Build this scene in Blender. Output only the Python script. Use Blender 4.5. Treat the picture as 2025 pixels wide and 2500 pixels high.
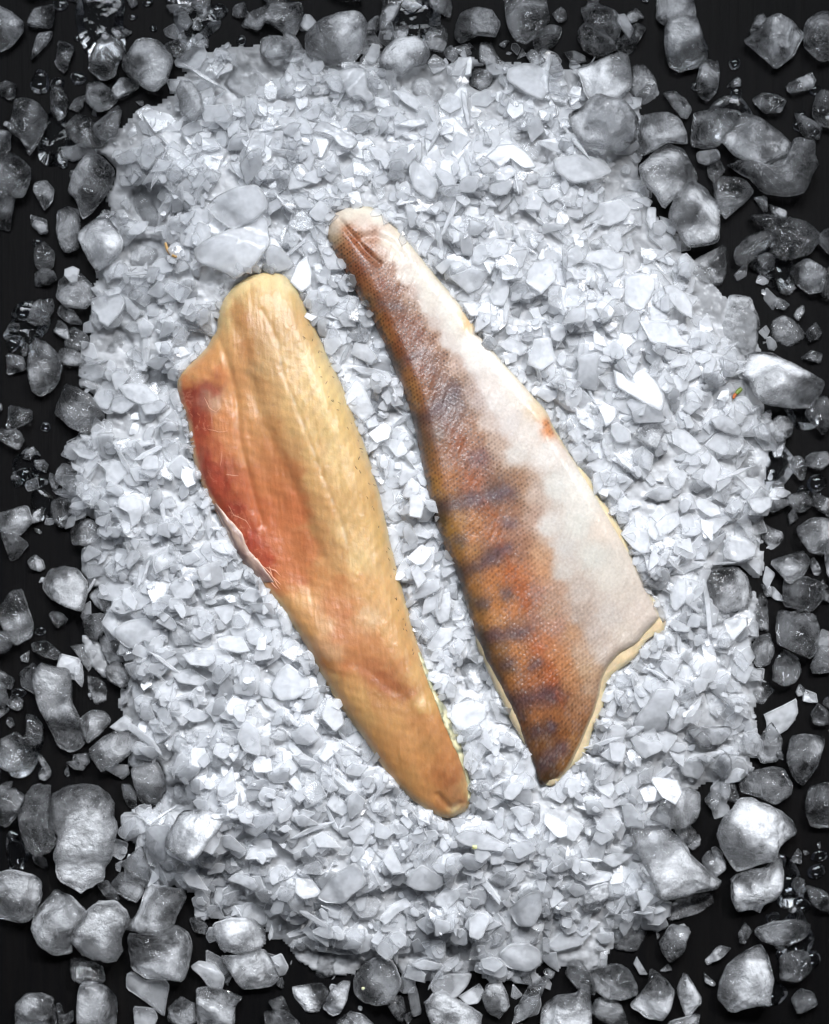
import bpy, math, random
import numpy as np
for o in list(bpy.data.objects): bpy.data.objects.remove(o)
DEBUG = []
SC = bpy.context.scene
COL = SC.collection

# ------------------------------------------------------------------ camera, light, exposure
PX = 0.4 / 2025.0            # metres per photo pixel on the table plane
CAMZ = 1.30
cam_d = bpy.data.cameras.new("camera"); cam = bpy.data.objects.new("camera", cam_d); COL.objects.link(cam)
cam.location = (0, 0, CAMZ); cam.rotation_euler = (0, 0, 0)
cam_d.sensor_fit = 'HORIZONTAL'; cam_d.sensor_width = 36.0; cam_d.lens = 36.0 * CAMZ / 0.4
cam_d.clip_start = 0.05; cam_d.clip_end = 20.0
SC.camera = cam

W = bpy.data.worlds.new("World"); SC.world = W; W.use_nodes = True
bg = W.node_tree.nodes["Background"]; bg.inputs[0].default_value = (0.72, 0.80, 1.0, 1); bg.inputs[1].default_value = 0.042

def aim(o, target):
    d = np.array(target, float) - np.array(o.location, float)
    from mathutils import Vector
    o.rotation_euler = Vector(d).to_track_quat('-Z', 'Y').to_euler()

def spot(name, loc, target, power, size_deg, blend, radius, color):
    l = bpy.data.lights.new(name, 'SPOT'); l.energy = power; l.spot_size = math.radians(size_deg); l.spot_blend = blend
    l.shadow_soft_size = radius; l.color = color
    o = bpy.data.objects.new(name, l); COL.objects.link(o); o.location = loc; aim(o, target); return o
key = spot("key_lamp", (0.80, 1.08, 1.80), (-0.012, -0.115, 0.02), 192.0, 17.4, 1.0, 0.075, (0.985, 0.985, 1.0))
fl = bpy.data.lights.new("softbox", 'AREA'); fl.energy = 6.8; fl.shape = 'RECTANGLE'; fl.size = 1.2; fl.size_y = 0.6; fl.color = (0.88, 0.93, 1.0); fl.spread = math.radians(52)
fo = bpy.data.objects.new("softbox", fl); COL.objects.link(fo); fo.location = (-0.05, 0.92, 1.45); aim(fo, (-0.02, -0.26, 0))

SC.view_settings.view_transform = 'Standard'; SC.view_settings.look = 'None'
SC.view_settings.exposure = 0.0; SC.view_settings.gamma = 1.0
SC.render.engine = 'CYCLES'
cy = SC.cycles
cy.max_bounces = 16; cy.diffuse_bounces = 9; cy.glossy_bounces = 4; cy.transmission_bounces = 10; cy.transparent_max_bounces = 18
cy.caustics_reflective = True; cy.caustics_refractive = True; cy.blur_glossy = 1.0; cy.sample_clamp_indirect = 6.0
cy.use_denoising = True
try: cy.denoiser = 'OPENIMAGEDENOISE'
except Exception: pass
cy.use_adaptive_sampling = True; cy.adaptive_threshold = 0.05; cy.adaptive_min_samples = 24

rng = np.random.default_rng(7)

# ------------------------------------------------------------------ small numeric helpers
def s2l(h):
    v = np.array([int(h[i:i+2], 16) for i in (0, 2, 4)], float) / 255.0
    return np.where(v <= 0.04045, v / 12.92, ((v + 0.055) / 1.055) ** 2.4)

def hash3(i, j, k):
    h = (i * 374761393 + j * 668265263 + k * 2147483647 + 1013904223) & 0xFFFFFFFF
    h = ((h ^ (h >> 13)) * 1274126177) & 0xFFFFFFFF
    return ((h ^ (h >> 16)) & 0xFFFF) / 65535.0

def vnoise(x, y, z=0.0):
    x = np.asarray(x, float); y = np.asarray(y, float); z = np.zeros_like(x) + z
    xi = np.floor(x).astype(np.int64); yi = np.floor(y).astype(np.int64); zi = np.floor(z).astype(np.int64)
    fx = x - xi; fy = y - yi; fz = z - zi
    fx = fx * fx * (3 - 2 * fx); fy = fy * fy * (3 - 2 * fy); fz = fz * fz * (3 - 2 * fz)
    r = 0
    for a in (0, 1):
        for b in (0, 1):
            for c in (0, 1):
                r = r + hash3(xi + a, yi + b, zi + c) * (fx if a else 1 - fx) * (fy if b else 1 - fy) * (fz if c else 1 - fz)
    return r * 2 - 1

def fbm(x, y, z=0.0, n=4):
    r = 0; a = 0.5; f = 1.0
    for k in range(n):
        r = r + a * vnoise(np.asarray(x) * f + 17.3 * k, np.asarray(y) * f - 9.1 * k, np.asarray(z) * f + 3.7 * k); a *= 0.5; f *= 2.03
    return r

def smooth(a, b, x):
    t = np.clip((x - a) / (b - a), 0, 1); return t * t * (3 - 2 * t)

def in_poly(x, y, P):
    c = np.zeros(np.shape(x), bool); n = len(P); j = n - 1
    for i in range(n):
        xi, yi = P[i]; xj, yj = P[j]
        if yi != yj:
            c ^= ((yi > y) != (yj > y)) & (x < (xj - xi) * (y - yi) / (yj - yi) + xi)
        j = i
    return c

def poly_dist(x, y, P, closed=True):
    d = np.full(np.shape(x), 1e9); n = len(P)
    for i in range(n if closed else n - 1):
        ax, ay = P[i]; bx, by = P[(i + 1) % n]
        dx, dy = bx - ax, by - ay; L = dx * dx + dy * dy + 1e-12
        t = np.clip(((x - ax) * dx + (y - ay) * dy) / L, 0, 1)
        d = np.minimum(d, np.hypot(x - ax - t * dx, y - ay - t * dy))
    return d

def chaikin(P, n=2, w=0.25):
    P = np.asarray(P, float)
    for _ in range(n):
        Q = np.roll(P, -1, 0)
        P = np.stack([P * (1 - w) + Q * w, P * w + Q * (1 - w)], 1).reshape(-1, 2)
    return P

def resample(P, N):
    P = np.asarray(P, float); Q = np.vstack([P, P[:1]])
    s = np.r_[0, np.cumsum(np.hypot(*np.diff(Q, axis=0).T))]
    t = np.linspace(0, s[-1], N, endpoint=False)
    return np.stack([np.interp(t, s, Q[:, 0]), np.interp(t, s, Q[:, 1])], 1)

def area(P):
    x, y = P[:, 0], P[:, 1]; return 0.5 * np.sum(x * np.roll(y, -1) - y * np.roll(x, -1))

def px2w(P, z=0.0):
    """photo pixel -> place on the level z (the camera looks straight down)"""
    P = np.asarray(P, float); k = PX * (CAMZ - z) / CAMZ
    return np.stack([(P[..., 0] - 1012.5) * k, (1250 - P[..., 1]) * k], -1)

def mesh_from(name, V, F4=None, F3=None, smooth_shade=True):
    """fast mesh from numpy arrays: quads F4 (n,4) and triangles F3 (n,3)"""
    me = bpy.data.meshes.new(name)
    F4 = np.zeros((0, 4), int) if F4 is None else np.asarray(F4, int); F3 = np.zeros((0, 3), int) if F3 is None else np.asarray(F3, int)
    V = np.asarray(V, np.float32)
    me.vertices.add(len(V)); me.vertices.foreach_set("co", V.ravel())
    loops = np.r_[F4.ravel(), F3.ravel()].astype(np.int32)
    me.loops.add(len(loops)); me.loops.foreach_set("vertex_index", loops)
    nf = len(F4) + len(F3); me.polygons.add(nf)
    starts = np.r_[np.arange(len(F4)) * 4, len(F4) * 4 + np.arange(len(F3)) * 3].astype(np.int32)
    me.polygons.foreach_set("loop_start", starts)
    try: me.polygons.foreach_set("loop_total", np.r_[np.full(len(F4), 4), np.full(len(F3), 3)].astype(np.int32))
    except Exception: pass
    me.polygons.foreach_set("use_smooth", np.full(nf, bool(smooth_shade)))
    me.update(calc_edges=True); me.validate()
    return me

def set_attr(me, name, arr):
    a = me.attributes.new(name, 'FLOAT', 'POINT'); a.data.foreach_set("value", np.asarray(arr, np.float32).ravel())
def set_col(me, name, rgb):
    a = me.attributes.new(name, 'FLOAT_COLOR', 'POINT')
    c = np.ones((len(rgb), 4), np.float32); c[:, :3] = rgb; a.data.foreach_set("color", c.ravel())

def link(name, me, mat, loc=(0, 0, 0), parent=None):
    o = bpy.data.objects.new(name, me); COL.objects.link(o); o.location = loc
    if mat is not None and me is not None and not me.materials: me.materials.append(mat)
    if parent is not None: o.parent = parent
    return o
def tag(o, label=None, cat=None, group=None, kind=None):
    if label: o["label"] = label
    if cat: o["category"] = cat
    if group: o["group"] = group
    if kind: o["kind"] = kind
    return o

# ------------------------------------------------------------------ materials
def nt(name):
    m = bpy.data.materials.new(name); m.use_nodes = True
    t = m.node_tree; t.nodes.clear(); return m, t
def N(t, kind, **kw):
    n = t.nodes.new(kind)
    for k, v in kw.items():
        if k.startswith("i_"):
            key = k[2:]; key = int(key) if key.isdigit() else key.replace("_", " ")
            n.inputs[key].default_value = v
        else: setattr(n, k, v)
    return n
def L(t, a, b): t.links.new(a, b)
def math_n(t, op, a, b=None, clamp=False):
    n = N(t, 'ShaderNodeMath', operation=op, use_clamp=clamp)
    for i, v in enumerate((a, b)):
        if v is None: continue
        if isinstance(v, (int, float)): n.inputs[i].default_value = v
        else: L(t, v, n.inputs[i])
    return n.outputs[0]
def noise_n(t, vec, scale, detail=2.0, rough=0.5, dist=0.0):
    n = N(t, 'ShaderNodeTexNoise'); n.inputs["Scale"].default_value = scale; n.inputs["Detail"].default_value = detail
    n.inputs["Roughness"].default_value = rough; n.inputs["Distortion"].default_value = dist
    L(t, vec, n.inputs["Vector"]); return n.outputs[0]

def ice_material(name, col, refr, gloss_rough, bump_mm, bump_scale, cloud_noise, frost_scale, fine=0.0, trans=0.5, clear_cut=0.0, ior=1.31):
    """wet ice: scattering (trapped air) where the attribute 'cloud' is high, clear refracting ice where it is low, a wet gloss over both"""
    m, t = nt(name)
    geo = N(t, 'ShaderNodeNewGeometry'); pos = geo.outputs["Position"]
    att = N(t, 'ShaderNodeAttribute', attribute_name="cloud").outputs["Fac"]
    n1 = noise_n(t, pos, frost_scale, 4.0 if clear_cut > 0 else 1.0, 0.65, 0.5 if clear_cut > 0 else 0.0)
    if clear_cut > 0:          # trapped air gathers in drifts with clear ice between them
        n0 = noise_n(t, pos, frost_scale * 0.20, 2.5, 0.5, 0.6)
        mr = N(t, 'ShaderNodeMapRange', interpolation_type='SMOOTHSTEP'); mr.inputs[1].default_value = 0.33; mr.inputs[2].default_value = 0.66
        mr.inputs[3].default_value = 1.0 - clear_cut; mr.inputs[4].default_value = 1.35; L(t, n0, mr.inputs[0])
        att = math_n(t, 'MULTIPLY', att, mr.outputs[0])
    nn = math_n(t, 'MULTIPLY', math_n(t, 'SUBTRACT', n1, 0.5), cloud_noise)
    c = math_n(t, 'ADD', att, math_n(t, 'MULTIPLY', nn, math_n(t, 'ADD', att, 0.06)), clamp=True)
    if clear_cut > 0:          # hairline cracks and sugary grain inside the lump
        vo = N(t, 'ShaderNodeTexVoronoi', feature='DISTANCE_TO_EDGE'); vo.inputs["Scale"].default_value = 105; vo.inputs["Randomness"].default_value = 1.0
        wp = N(t, 'ShaderNodeVectorMath', operation='ADD'); L(t, pos, wp.inputs[0])
        ws = N(t, 'ShaderNodeVectorMath', operation='SCALE'); ws.inputs[3].default_value = 0.010
        wn = N(t, 'ShaderNodeTexNoise'); wn.inputs["Scale"].default_value = 120; wn.inputs["Detail"].default_value = 3; L(t, pos, wn.inputs["Vector"]); L(t, wn.outputs["Color"], ws.inputs[0]); L(t, ws.outputs[0], wp.inputs[1]); L(t, wp.outputs[0], vo.inputs["Vector"])
        cm = N(t, 'ShaderNodeMapRange'); cm.inputs[1].default_value = 0.0; cm.inputs[2].default_value = 0.035; cm.inputs[3].default_value = 1.0; cm.inputs[4].default_value = 0.0; L(t, vo.outputs["Distance"], cm.inputs[0])
        gr = math_n(t, 'MULTIPLY', math_n(t, 'SUBTRACT', noise_n(t, pos, 1100, 2.0, 0.7), 0.5), 0.9)
        c = math_n(t, 'ADD', c, math_n(t, 'MULTIPLY', c, gr), clamp=True)
        c = math_n(t, 'ADD', c, math_n(t, 'MULTIPLY', math_n(t, 'MULTIPLY', cm.outputs[0], noise_n(t, pos, 60, 2.0)), 0.16), clamp=True)
    # optical depth: at a slant the ray crosses more cloudy ice
    lw = N(t, 'ShaderNodeLayerWeight'); lw.inputs["Blend"].default_value = 0.35
    dens = math_n(t, 'ADD', 1.0, math_n(t, 'MULTIPLY', lw.outputs["Facing"], 1.6))
    cl = math_n(t, 'SUBTRACT', 1.0, math_n(t, 'POWER', math_n(t, 'SUBTRACT', 1.0, math_n(t, 'MINIMUM', c, 0.985)), dens))
    if clear_cut > 0:
        b1 = noise_n(t, pos, bump_scale, 2.0, 0.55, 0.6)
        hh = math_n(t, 'ADD', b1, math_n(t, 'MULTIPLY', noise_n(t, pos, bump_scale * 5.5, 1.0, 0.6), 0.12 + fine))
    else: hh = noise_n(t, pos, bump_scale, 2.0, 0.6)
    if clear_cut > 0:          # scalloped melt facets
        vf = N(t, 'ShaderNodeTexVoronoi', feature='F1'); vf.inputs["Scale"].default_value = 150; L(t, pos, vf.inputs["Vector"])
        hh = math_n(t, 'ADD', hh, math_n(t, 'MULTIPLY', vf.outputs["Distance"], 0.9))
    if clear_cut > 0:          # patches where the melting surface breaks into tiny facets
        pm = N(t, 'ShaderNodeMapRange', interpolation_type='SMOOTHSTEP'); pm.inputs[1].default_value = 0.46; pm.inputs[2].default_value = 0.64
        pm.inputs[3].default_value = 0.10; pm.inputs[4].default_value = 0.75; L(t, noise_n(t, pos, 95, 2.0, 0.5), pm.inputs[0])
        hh = math_n(t, 'ADD', hh, math_n(t, 'MULTIPLY', noise_n(t, pos, 820, 1.0, 0.5, 0.8), pm.outputs[0]))
    bmp = N(t, 'ShaderNodeBump'); bmp.inputs["Strength"].default_value = 1.0; bmp.inputs["Distance"].default_value = bump_mm * 0.001
    L(t, hh, bmp.inputs["Height"]); nrm = bmp.outputs[0]
    dif = N(t, 'ShaderNodeBsdfDiffuse'); dif.inputs["Color"].default_value = (*col, 1); L(t, nrm, dif.inputs["Normal"])
    trl = N(t, 'ShaderNodeBsdfTranslucent'); trl.inputs["Color"].default_value = (*col, 1)
    sc = N(t, 'ShaderNodeMixShader'); sc.inputs[0].default_value = trans; L(t, dif.outputs[0], sc.inputs[1]); L(t, trl.outputs[0], sc.inputs[2])
    tra = N(t, 'ShaderNodeBsdfTransparent'); tra.inputs["Color"].default_value = (0.994, 0.997, 1.0, 1)
    rf = N(t, 'ShaderNodeBsdfRefraction'); rf.inputs["IOR"].default_value = ior; rf.inputs["Roughness"].default_value = 0.04
    rf.inputs["Color"].default_value = (0.994, 0.997, 1.0, 1); L(t, nrm, rf.inputs["Normal"])
    clr = N(t, 'ShaderNodeMixShader'); clr.inputs[0].default_value = refr; L(t, tra.outputs[0], clr.inputs[1]); L(t, rf.outputs[0], clr.inputs[2])
    body = N(t, 'ShaderNodeMixShader'); L(t, cl, body.inputs[0]); L(t, clr.outputs[0], body.inputs[1]); L(t, sc.outputs[0], body.inputs[2])
    fr = N(t, 'ShaderNodeFresnel'); fr.inputs["IOR"].default_value = 1.33; L(t, nrm, fr.inputs["Normal"])
    gl = N(t, 'ShaderNodeBsdfGlossy'); gl.inputs["Roughness"].default_value = gloss_rough; L(t, nrm, gl.inputs["Normal"])
    out = N(t, 'ShaderNodeMixShader'); L(t, fr.outputs[0], out.inputs[0]); L(t, body.outputs[0], out.inputs[1]); L(t, gl.outputs[0], out.inputs[2])
    mo = N(t, 'ShaderNodeOutputMaterial'); L(t, out.outputs[0], mo.inputs[0])
    return m

ICE_COL = (0.968, 0.979, 1.0)
M_FLAKE = ice_material("flake_ice", ICE_COL, 0.22, 0.12, 0.16, 420, 0.7, 260, trans=0.58)
M_CUBE = ice_material("cube_ice", ICE_COL, 0.55, 0.07, 1.5, 150, 0.8, 260, fine=0.06, trans=0.36, clear_cut=0.8)
M_ROUGH = ice_material("crystal_ice", ICE_COL, 0.5, 0.09, 1.8, 330, 1.6, 300, fine=0.25, trans=0.45, clear_cut=0.55)

def mat_table():
    m, t = nt("dark_stained_wood"); geo = N(t, 'ShaderNodeNewGeometry')
    mp = N(t, 'ShaderNodeMapping'); mp.inputs["Scale"].default_value = (1.0, 0.06, 1.0); L(t, geo.outputs["Position"], mp.inputs[0])
    g = noise_n(t, mp.outputs[0], 260, 4, 0.6, 0.3); w = noise_n(t, geo.outputs["Position"], 9, 3, 0.5)
    cr = N(t, 'ShaderNodeValToRGB'); e = cr.color_ramp.elements
    e[0].position = 0.35; e[0].color = (0.0012, 0.0012, 0.0014, 1); e[1].position = 0.75; e[1].color = (0.0035, 0.0031, 0.0028, 1)
    L(t, math_n(t, 'ADD', math_n(t, 'MULTIPLY', g, 0.55), math_n(t, 'MULTIPLY', w, 0.45)), cr.inputs[0])
    b = N(t, 'ShaderNodeBump'); b.inputs["Distance"].default_value = 0.0006; b.inputs["Strength"].default_value = 0.6; L(t, g, b.inputs["Height"])
    p = N(t, 'ShaderNodeBsdfPrincipled'); L(t, cr.outputs[0], p.inputs["Base Color"]); L(t, b.outputs[0], p.inputs["Normal"])
    p.inputs["Roughness"].default_value = 0.5; p.inputs["Specular IOR Level"].default_value = 0.06
    mo = N(t, 'ShaderNodeOutputMaterial'); L(t, p.outputs[0], mo.inputs[0]); return m

def mat_water():
    m, t = nt("melt_water"); geo = N(t, 'ShaderNodeNewGeometry')
    b = N(t, 'ShaderNodeBump'); b.inputs["Distance"].default_value = 0.0012; L(t, noise_n(t, geo.outputs["Position"], 90, 2, 0.5, 0.3), b.inputs["Height"])
    tr = N(t, 'ShaderNodeBsdfTransparent'); tr.inputs["Color"].default_value = (0.96, 0.97, 0.98, 1)
    gl = N(t, 'ShaderNodeBsdfGlossy'); gl.inputs["Roughness"].default_value = 0.04; L(t, b.outputs[0], gl.inputs["Normal"])
    fr = N(t, 'ShaderNodeFresnel'); fr.inputs["IOR"].default_value = 1.33; L(t, b.outputs[0], fr.inputs["Normal"])
    mx = N(t, 'ShaderNodeMixShader'); L(t, fr.outputs[0], mx.inputs[0]); L(t, tr.outputs[0], mx.inputs[1]); L(t, gl.outputs[0], mx.inputs[2])
    mo = N(t, 'ShaderNodeOutputMaterial'); L(t, mx.outputs[0], mo.inputs[0]); return m

def mat_fish(name, sss, radius, rough, coat, bump_mm, bump_scale, sparkle=0.3, stretch=None, spec=0.32):
    m, t = nt(name); geo = N(t, 'ShaderNodeNewGeometry'); pos = geo.outputs["Position"]
    if stretch:
        mp = N(t, 'ShaderNodeMapping'); mp.inputs["Rotation"].default_value = (0, 0, stretch[0]); mp.inputs["Scale"].default_value = (1, stretch[1], 1)
        L(t, pos, mp.inputs[0]); fpos = mp.outputs[0]
    else: fpos = pos
    c = N(t, 'ShaderNodeAttribute', attribute_name="Col").outputs["Color"]
    n1 = noise_n(t, fpos, bump_scale, 4, 0.6, 0.5); n2 = noise_n(t, pos, 1500, 2, 0.6)
    hsv = N(t, 'ShaderNodeHueSaturation'); L(t, c, hsv.inputs["Color"])
    L(t, math_n(t, 'ADD', 0.80, math_n(t, 'MULTIPLY', n1, 0.40)), hsv.inputs["Value"])
    b = N(t, 'ShaderNodeBump'); b.inputs["Distance"].default_value = bump_mm * 0.001
    L(t, math_n(t, 'ADD', n1, math_n(t, 'MULTIPLY', n2, sparkle)), b.inputs["Height"])
    p = N(t, 'ShaderNodeBsdfPrincipled'); L(t, hsv.outputs[0], p.inputs["Base Color"]); L(t, b.outputs[0], p.inputs["Normal"])
    p.inputs["Roughness"].default_value = rough; p.inputs["Specular IOR Level"].default_value = spec
    p.inputs["Subsurface Weight"].default_value = sss; p.inputs["Subsurface Radius"].default_value = radius; p.inputs["Subsurface Scale"].default_value = 1.0
    b2 = N(t, 'ShaderNodeBump'); b2.inputs["Distance"].default_value = bump_mm * 0.0022; L(t, math_n(t, 'ADD', n1, math_n(t, 'MULTIPLY', n2, sparkle * 1.2)), b2.inputs["Height"])
    p.inputs["Coat Weight"].default_value = coat; p.inputs["Coat Roughness"].default_value = 0.11; p.inputs["Coat IOR"].default_value = 1.4; L(t, b2.outputs[0], p.inputs["Coat Normal"])
    mo = N(t, 'ShaderNodeOutputMaterial'); L(t, p.outputs[0], mo.inputs[0]); return m

def mat_plain(name, col, rough=0.4, sss=0.0, coat=0.0, vary=0.3, scale=900):
    m, t = nt(name); geo = N(t, 'ShaderNodeNewGeometry'); n1 = noise_n(t, geo.outputs["Position"], scale, 3, 0.6)
    hsv = N(t, 'ShaderNodeHueSaturation'); hsv.inputs["Color"].default_value = (*col, 1)
    L(t, math_n(t, 'ADD', 1 - vary / 2, math_n(t, 'MULTIPLY', n1, vary)), hsv.inputs["Value"])
    p = N(t, 'ShaderNodeBsdfPrincipled'); L(t, hsv.outputs[0], p.inputs["Base Color"]); p.inputs["Roughness"].default_value = rough
    p.inputs["Subsurface Weight"].default_value = sss; p.inputs["Subsurface Radius"].default_value = (0.002, 0.001, 0.0007); p.inputs["Subsurface Scale"].default_value = 1.0
    p.inputs["Coat Weight"].default_value = coat
    mo = N(t, 'ShaderNodeOutputMaterial'); L(t, p.outputs[0], mo.inputs[0]); return m
# ------------------------------------------------------------------ height field of what already lies there
CELL = 2.0; MARG = 240                     # photo pixels (table plane) per cell, margin round the frame
GW = int((2025 + 2 * MARG) / CELL); GH = int((2500 + 2 * MARG) / CELL)
gx, gy = np.meshgrid((np.arange(GW) + 0.5) * CELL - MARG, (np.arange(GH) + 0.5) * CELL - MARG)   # in table pixels
FS = 2025.0 / 1736.0
ZONE = np.array([(330,215),(420,130),(600,110),(720,150),(900,135),(1000,140),(1150,125),(1290,190),(1330,300),(1350,420),(1480,560),(1590,660),(1600,800),(1640,900),(1600,980),(1590,1100),(1600,1200),(1590,1350),(1600,1450),(1560,1570),(1480,1650),(1450,1750),(1400,1850),(1370,1900),(1320,1980),(1200,2030),(1000,2040),(850,2020),(700,2010),(560,1960),(420,1900),(350,1850),(275,1750),(280,1600),(260,1500),(190,1400),(180,1250),(170,1150),(165,1000),(180,880),(190,780),(200,650),(220,520),(200,400),(160,330),(240,290)], float) * FS
zin = in_poly(gx, gy, ZONE); zd = poly_dist(gx, gy, ZONE) * np.where(zin, 1, -1) + 75 * fbm(gx / 130, gy / 130, 2.2, 4); zin = zd > 0
MOUND = 0.022 * smooth(-10, 330, zd) + 0.004 * smooth(-20, 40, zd)
MOUND += zin * (0.0022 * fbm(gx / 90, gy / 90, 1.0, 3) * smooth(0, 100, zd))
H = MOUND.copy()
TAKEN = np.zeros_like(H)                   # 1 = a traced piece or a fillet already shows here

def boxblur(A, r):
    for ax in (0, 1):
        P = np.pad(A, [(r + 1, r) if a == ax else (0, 0) for a in (0, 1)], mode='edge'); c = np.cumsum(P, axis=ax)
        n = A.shape[ax]
        A = (np.take(c, np.arange(2 * r + 1, 2 * r + 1 + n), ax) - np.take(c, np.arange(0, n), ax)) / (2 * r + 1)
    return A

def foot(Pw):
    """grid window and inside-mask of a world outline"""
    Q = np.stack([Pw[:, 0] / PX + 1012.5, 1250 - Pw[:, 1] / PX], 1)
    i0 = int(max(0, (Q[:, 0].min() + MARG) / CELL - 1)); i1 = int(min(GW, (Q[:, 0].max() + MARG) / CELL + 2))
    j0 = int(max(0, (Q[:, 1].min() + MARG) / CELL - 1)); j1 = int(min(GH, (Q[:, 1].max() + MARG) / CELL + 2))
    if i1 - i0 < 1 or j1 - j0 < 1: return None
    sl = (slice(j0, j1), slice(i0, i1)); X = gx[sl]; Y = gy[sl]
    m = in_poly(X, Y, Q)
    if m.sum() < 3: m[m.shape[0] // 2, m.shape[1] // 2] = True
    return sl, (X - 1012.5) * PX, (1250 - Y) * PX, m

def settle(Pw, thick, pct, tilt, follow=1.0, maxslope=0.55):
    """let a piece with this outline sink until it rests on what is there; returns the plane z = o + a x + b y of its underside"""
    f = foot(Pw)
    if f is None: return None
    sl, X, Y, m = f; h = H[sl][m]; x = X[m]; y = Y[m]; cx, cy = x.mean(), y.mean()
    a = b = 0.0
    if follow > 0 and len(h) > 8:
        dx = x - cx; dy = y - cy; dh = h - h.mean(); sxx = (dx * dx).sum(); syy = (dy * dy).sum(); sxy = (dx * dy).sum()
        det = sxx * syy - sxy * sxy
        if det > 1e-24:
            a = ((dx * dh).sum() * syy - (dy * dh).sum() * sxy) / det * follow; b = ((dy * dh).sum() * sxx - (dx * dh).sum() * sxy) / det * follow
    a += tilt[0]; b += tilt[1]; s = math.hypot(a, b)
    if s > maxslope: a *= maxslope / s; b *= maxslope / s
    o = np.percentile(h - a * (x - cx) - b * (y - cy), pct)
    top = o + a * (X - cx) + b * (Y - cy) + thick
    H[sl] = np.where(m, np.maximum(H[sl], top), H[sl])
    return o, a, b, cx, cy

# ------------------------------------------------------------------ piece builders
def chunk_mesh(Pw, height, cloud, rough=0.0, seed=0, nseg=44, clear_rim=1.0, rim=0.10, facets=2, plane=(0, 0), soft=2):
    """a closed, rounded lump of ice over an outline (world metres, about its centre): near-flat worn top, bevelled shoulders, rounded underside"""
    r = np.random.default_rng(seed)
    P = resample(chaikin(Pw, soft, 0.12) if soft else Pw, nseg)
    if area(P) < 0: P = P[::-1]
    c = P.mean(0); D = P - c; R = np.hypot(D[:, 0], D[:, 1]); size = R.mean()
    ang = np.arange(nseg) / nseg
    jit = 1 + (0.012 + 0.05 * rough) * fbm(np.cos(ang * 2 * np.pi) * (2.5 + 4 * rough) + seed, np.sin(ang * 2 * np.pi) * (2.5 + 4 * rough), seed * 0.37, 3)
    D = D * jit[:, None]
    fr = np.array([0.0, 0.18, 0.36, 0.52, 0.66, 0.78, 0.87, 0.94, 0.985, 1.0])
    k = 1.0 - min(0.5, rim)
    u = np.clip((fr - k) / (1 - k), 0, 1); prof = 0.42 + 0.58 * np.sqrt(np.clip(1 - u ** 2.6, 0, 1))
    ub = np.clip((fr - 0.55) / 0.45, 0, 1); profb = 0.42 * (1 - np.sqrt(np.clip(1 - ub ** 2.0, 0, 1)))
    V = []; C = []
    for side in (0, 1):
        for i, f in enumerate(fr):
            if side == 1 and i == len(fr) - 1: continue
            pts = c + D * f if i else c[None]
            z = (prof[i] if side == 0 else profb[i]) * height * np.ones(len(pts))
            V.append(np.c_[pts, z]); C.append(np.full(len(pts), f))
    V = np.vstack(V); C = np.concatenate(C)
    # worn facets on the top
    lim = np.full(len(V), 1.0)
    for _ in range(facets):
        a = r.uniform(0, 2 * np.pi); d = r.uniform(0.10, 0.55) * size; g = r.uniform(0.35, 1.15)
        pr = (V[:, 0] - c[0]) * math.cos(a) + (V[:, 1] - c[1]) * math.sin(a)
        lim -= np.maximum(0, pr - d) * g / height
    up = V[:, 2] / height
    V[:, 2] = np.where(up > 0.42, np.maximum(0.30, np.minimum(1, 0.42 + (lim - 0.42) * (up - 0.42) / 0.58)), up) * height
    q = 1.0 / (size * 0.55)
    n = fbm(V[:, 0] * q + seed, V[:, 1] * q, V[:, 2] * q + seed * 0.71, 3)
    w = (0.025 + 0.10 * rough) * min(size, height * 1.4)
    V[:, 2] += n * w * np.where(up > 0.42, 1, -0.5) * (0.35 + 0.65 * up)
    nr = fbm(V[:, 1] * q * 1.3 + 5, V[:, 2] * q + seed, V[:, 0] * q, 3)
    V[:, :2] = c + (V[:, :2] - c) * (1 + (0.03 + 0.07 * rough) * nr)[:, None]
    V[:, 2] = np.maximum(V[:, 2], 0.0) + plane[0] * (V[:, 0] - c[0]) + plane[1] * (V[:, 1] - c[1])
    nr_ = len(fr); ring = lambda s, i: (0 if i == 0 else 1 + (i - 1) * nseg) + (0 if s == 0 else 1 + (nr_ - 1) * nseg)
    q4 = []; t3 = []; j = np.arange(nseg); j2 = (j + 1) % nseg
    for s in (0, 1):
        b = ring(s, 1); cc = ring(s, 0)
        t3.append(np.stack([np.full(nseg, cc), b + j, b + j2] if s == 0 else [np.full(nseg, cc), b + j2, b + j], 1))
        for i in range(1, nr_ - 1):
            A = ring(s, i); B = ring(s, i + 1) if not (s == 1 and i == nr_ - 2) else ring(0, nr_ - 1)
            q4.append(np.stack([A + j, B + j, B + j2, A + j2] if s == 0 else [A + j2, B + j2, B + j, A + j], 1))
    an = np.arctan2(V[:, 1] - c[1], V[:, 0] - c[0])
    core = 1 - smooth(0.74, 0.97, C) * 0.80 * clear_rim + 0.55 * smooth(0.95, 1.0, C) * smooth(-0.1, 0.7, np.sin(an + seed * 2.1) + 0.8 * vnoise(np.cos(an) * 2 + seed, np.sin(an) * 2, 0.0))  # cloudiness raised along part of the rim to paint in bright refracted light
    # trapped air fills one side of the lump, the other side froze clear
    ga = r.uniform(0, 2 * np.pi); g = ((V[:, 0] - c[0]) * math.cos(ga) + (V[:, 1] - c[1]) * math.sin(ga)) / size + 1.1 * fbm(V[:, 0] / size * 1.5 + seed * 3.1, V[:, 1] / size * 1.5, seed * 1.7, 4)
    lo = 0.10 + 0.28 * cloud if clear_rim > 0.6 else 0.7
    blot = lo + (1.25 - lo) * smooth(-0.45, 0.10, g)
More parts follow.
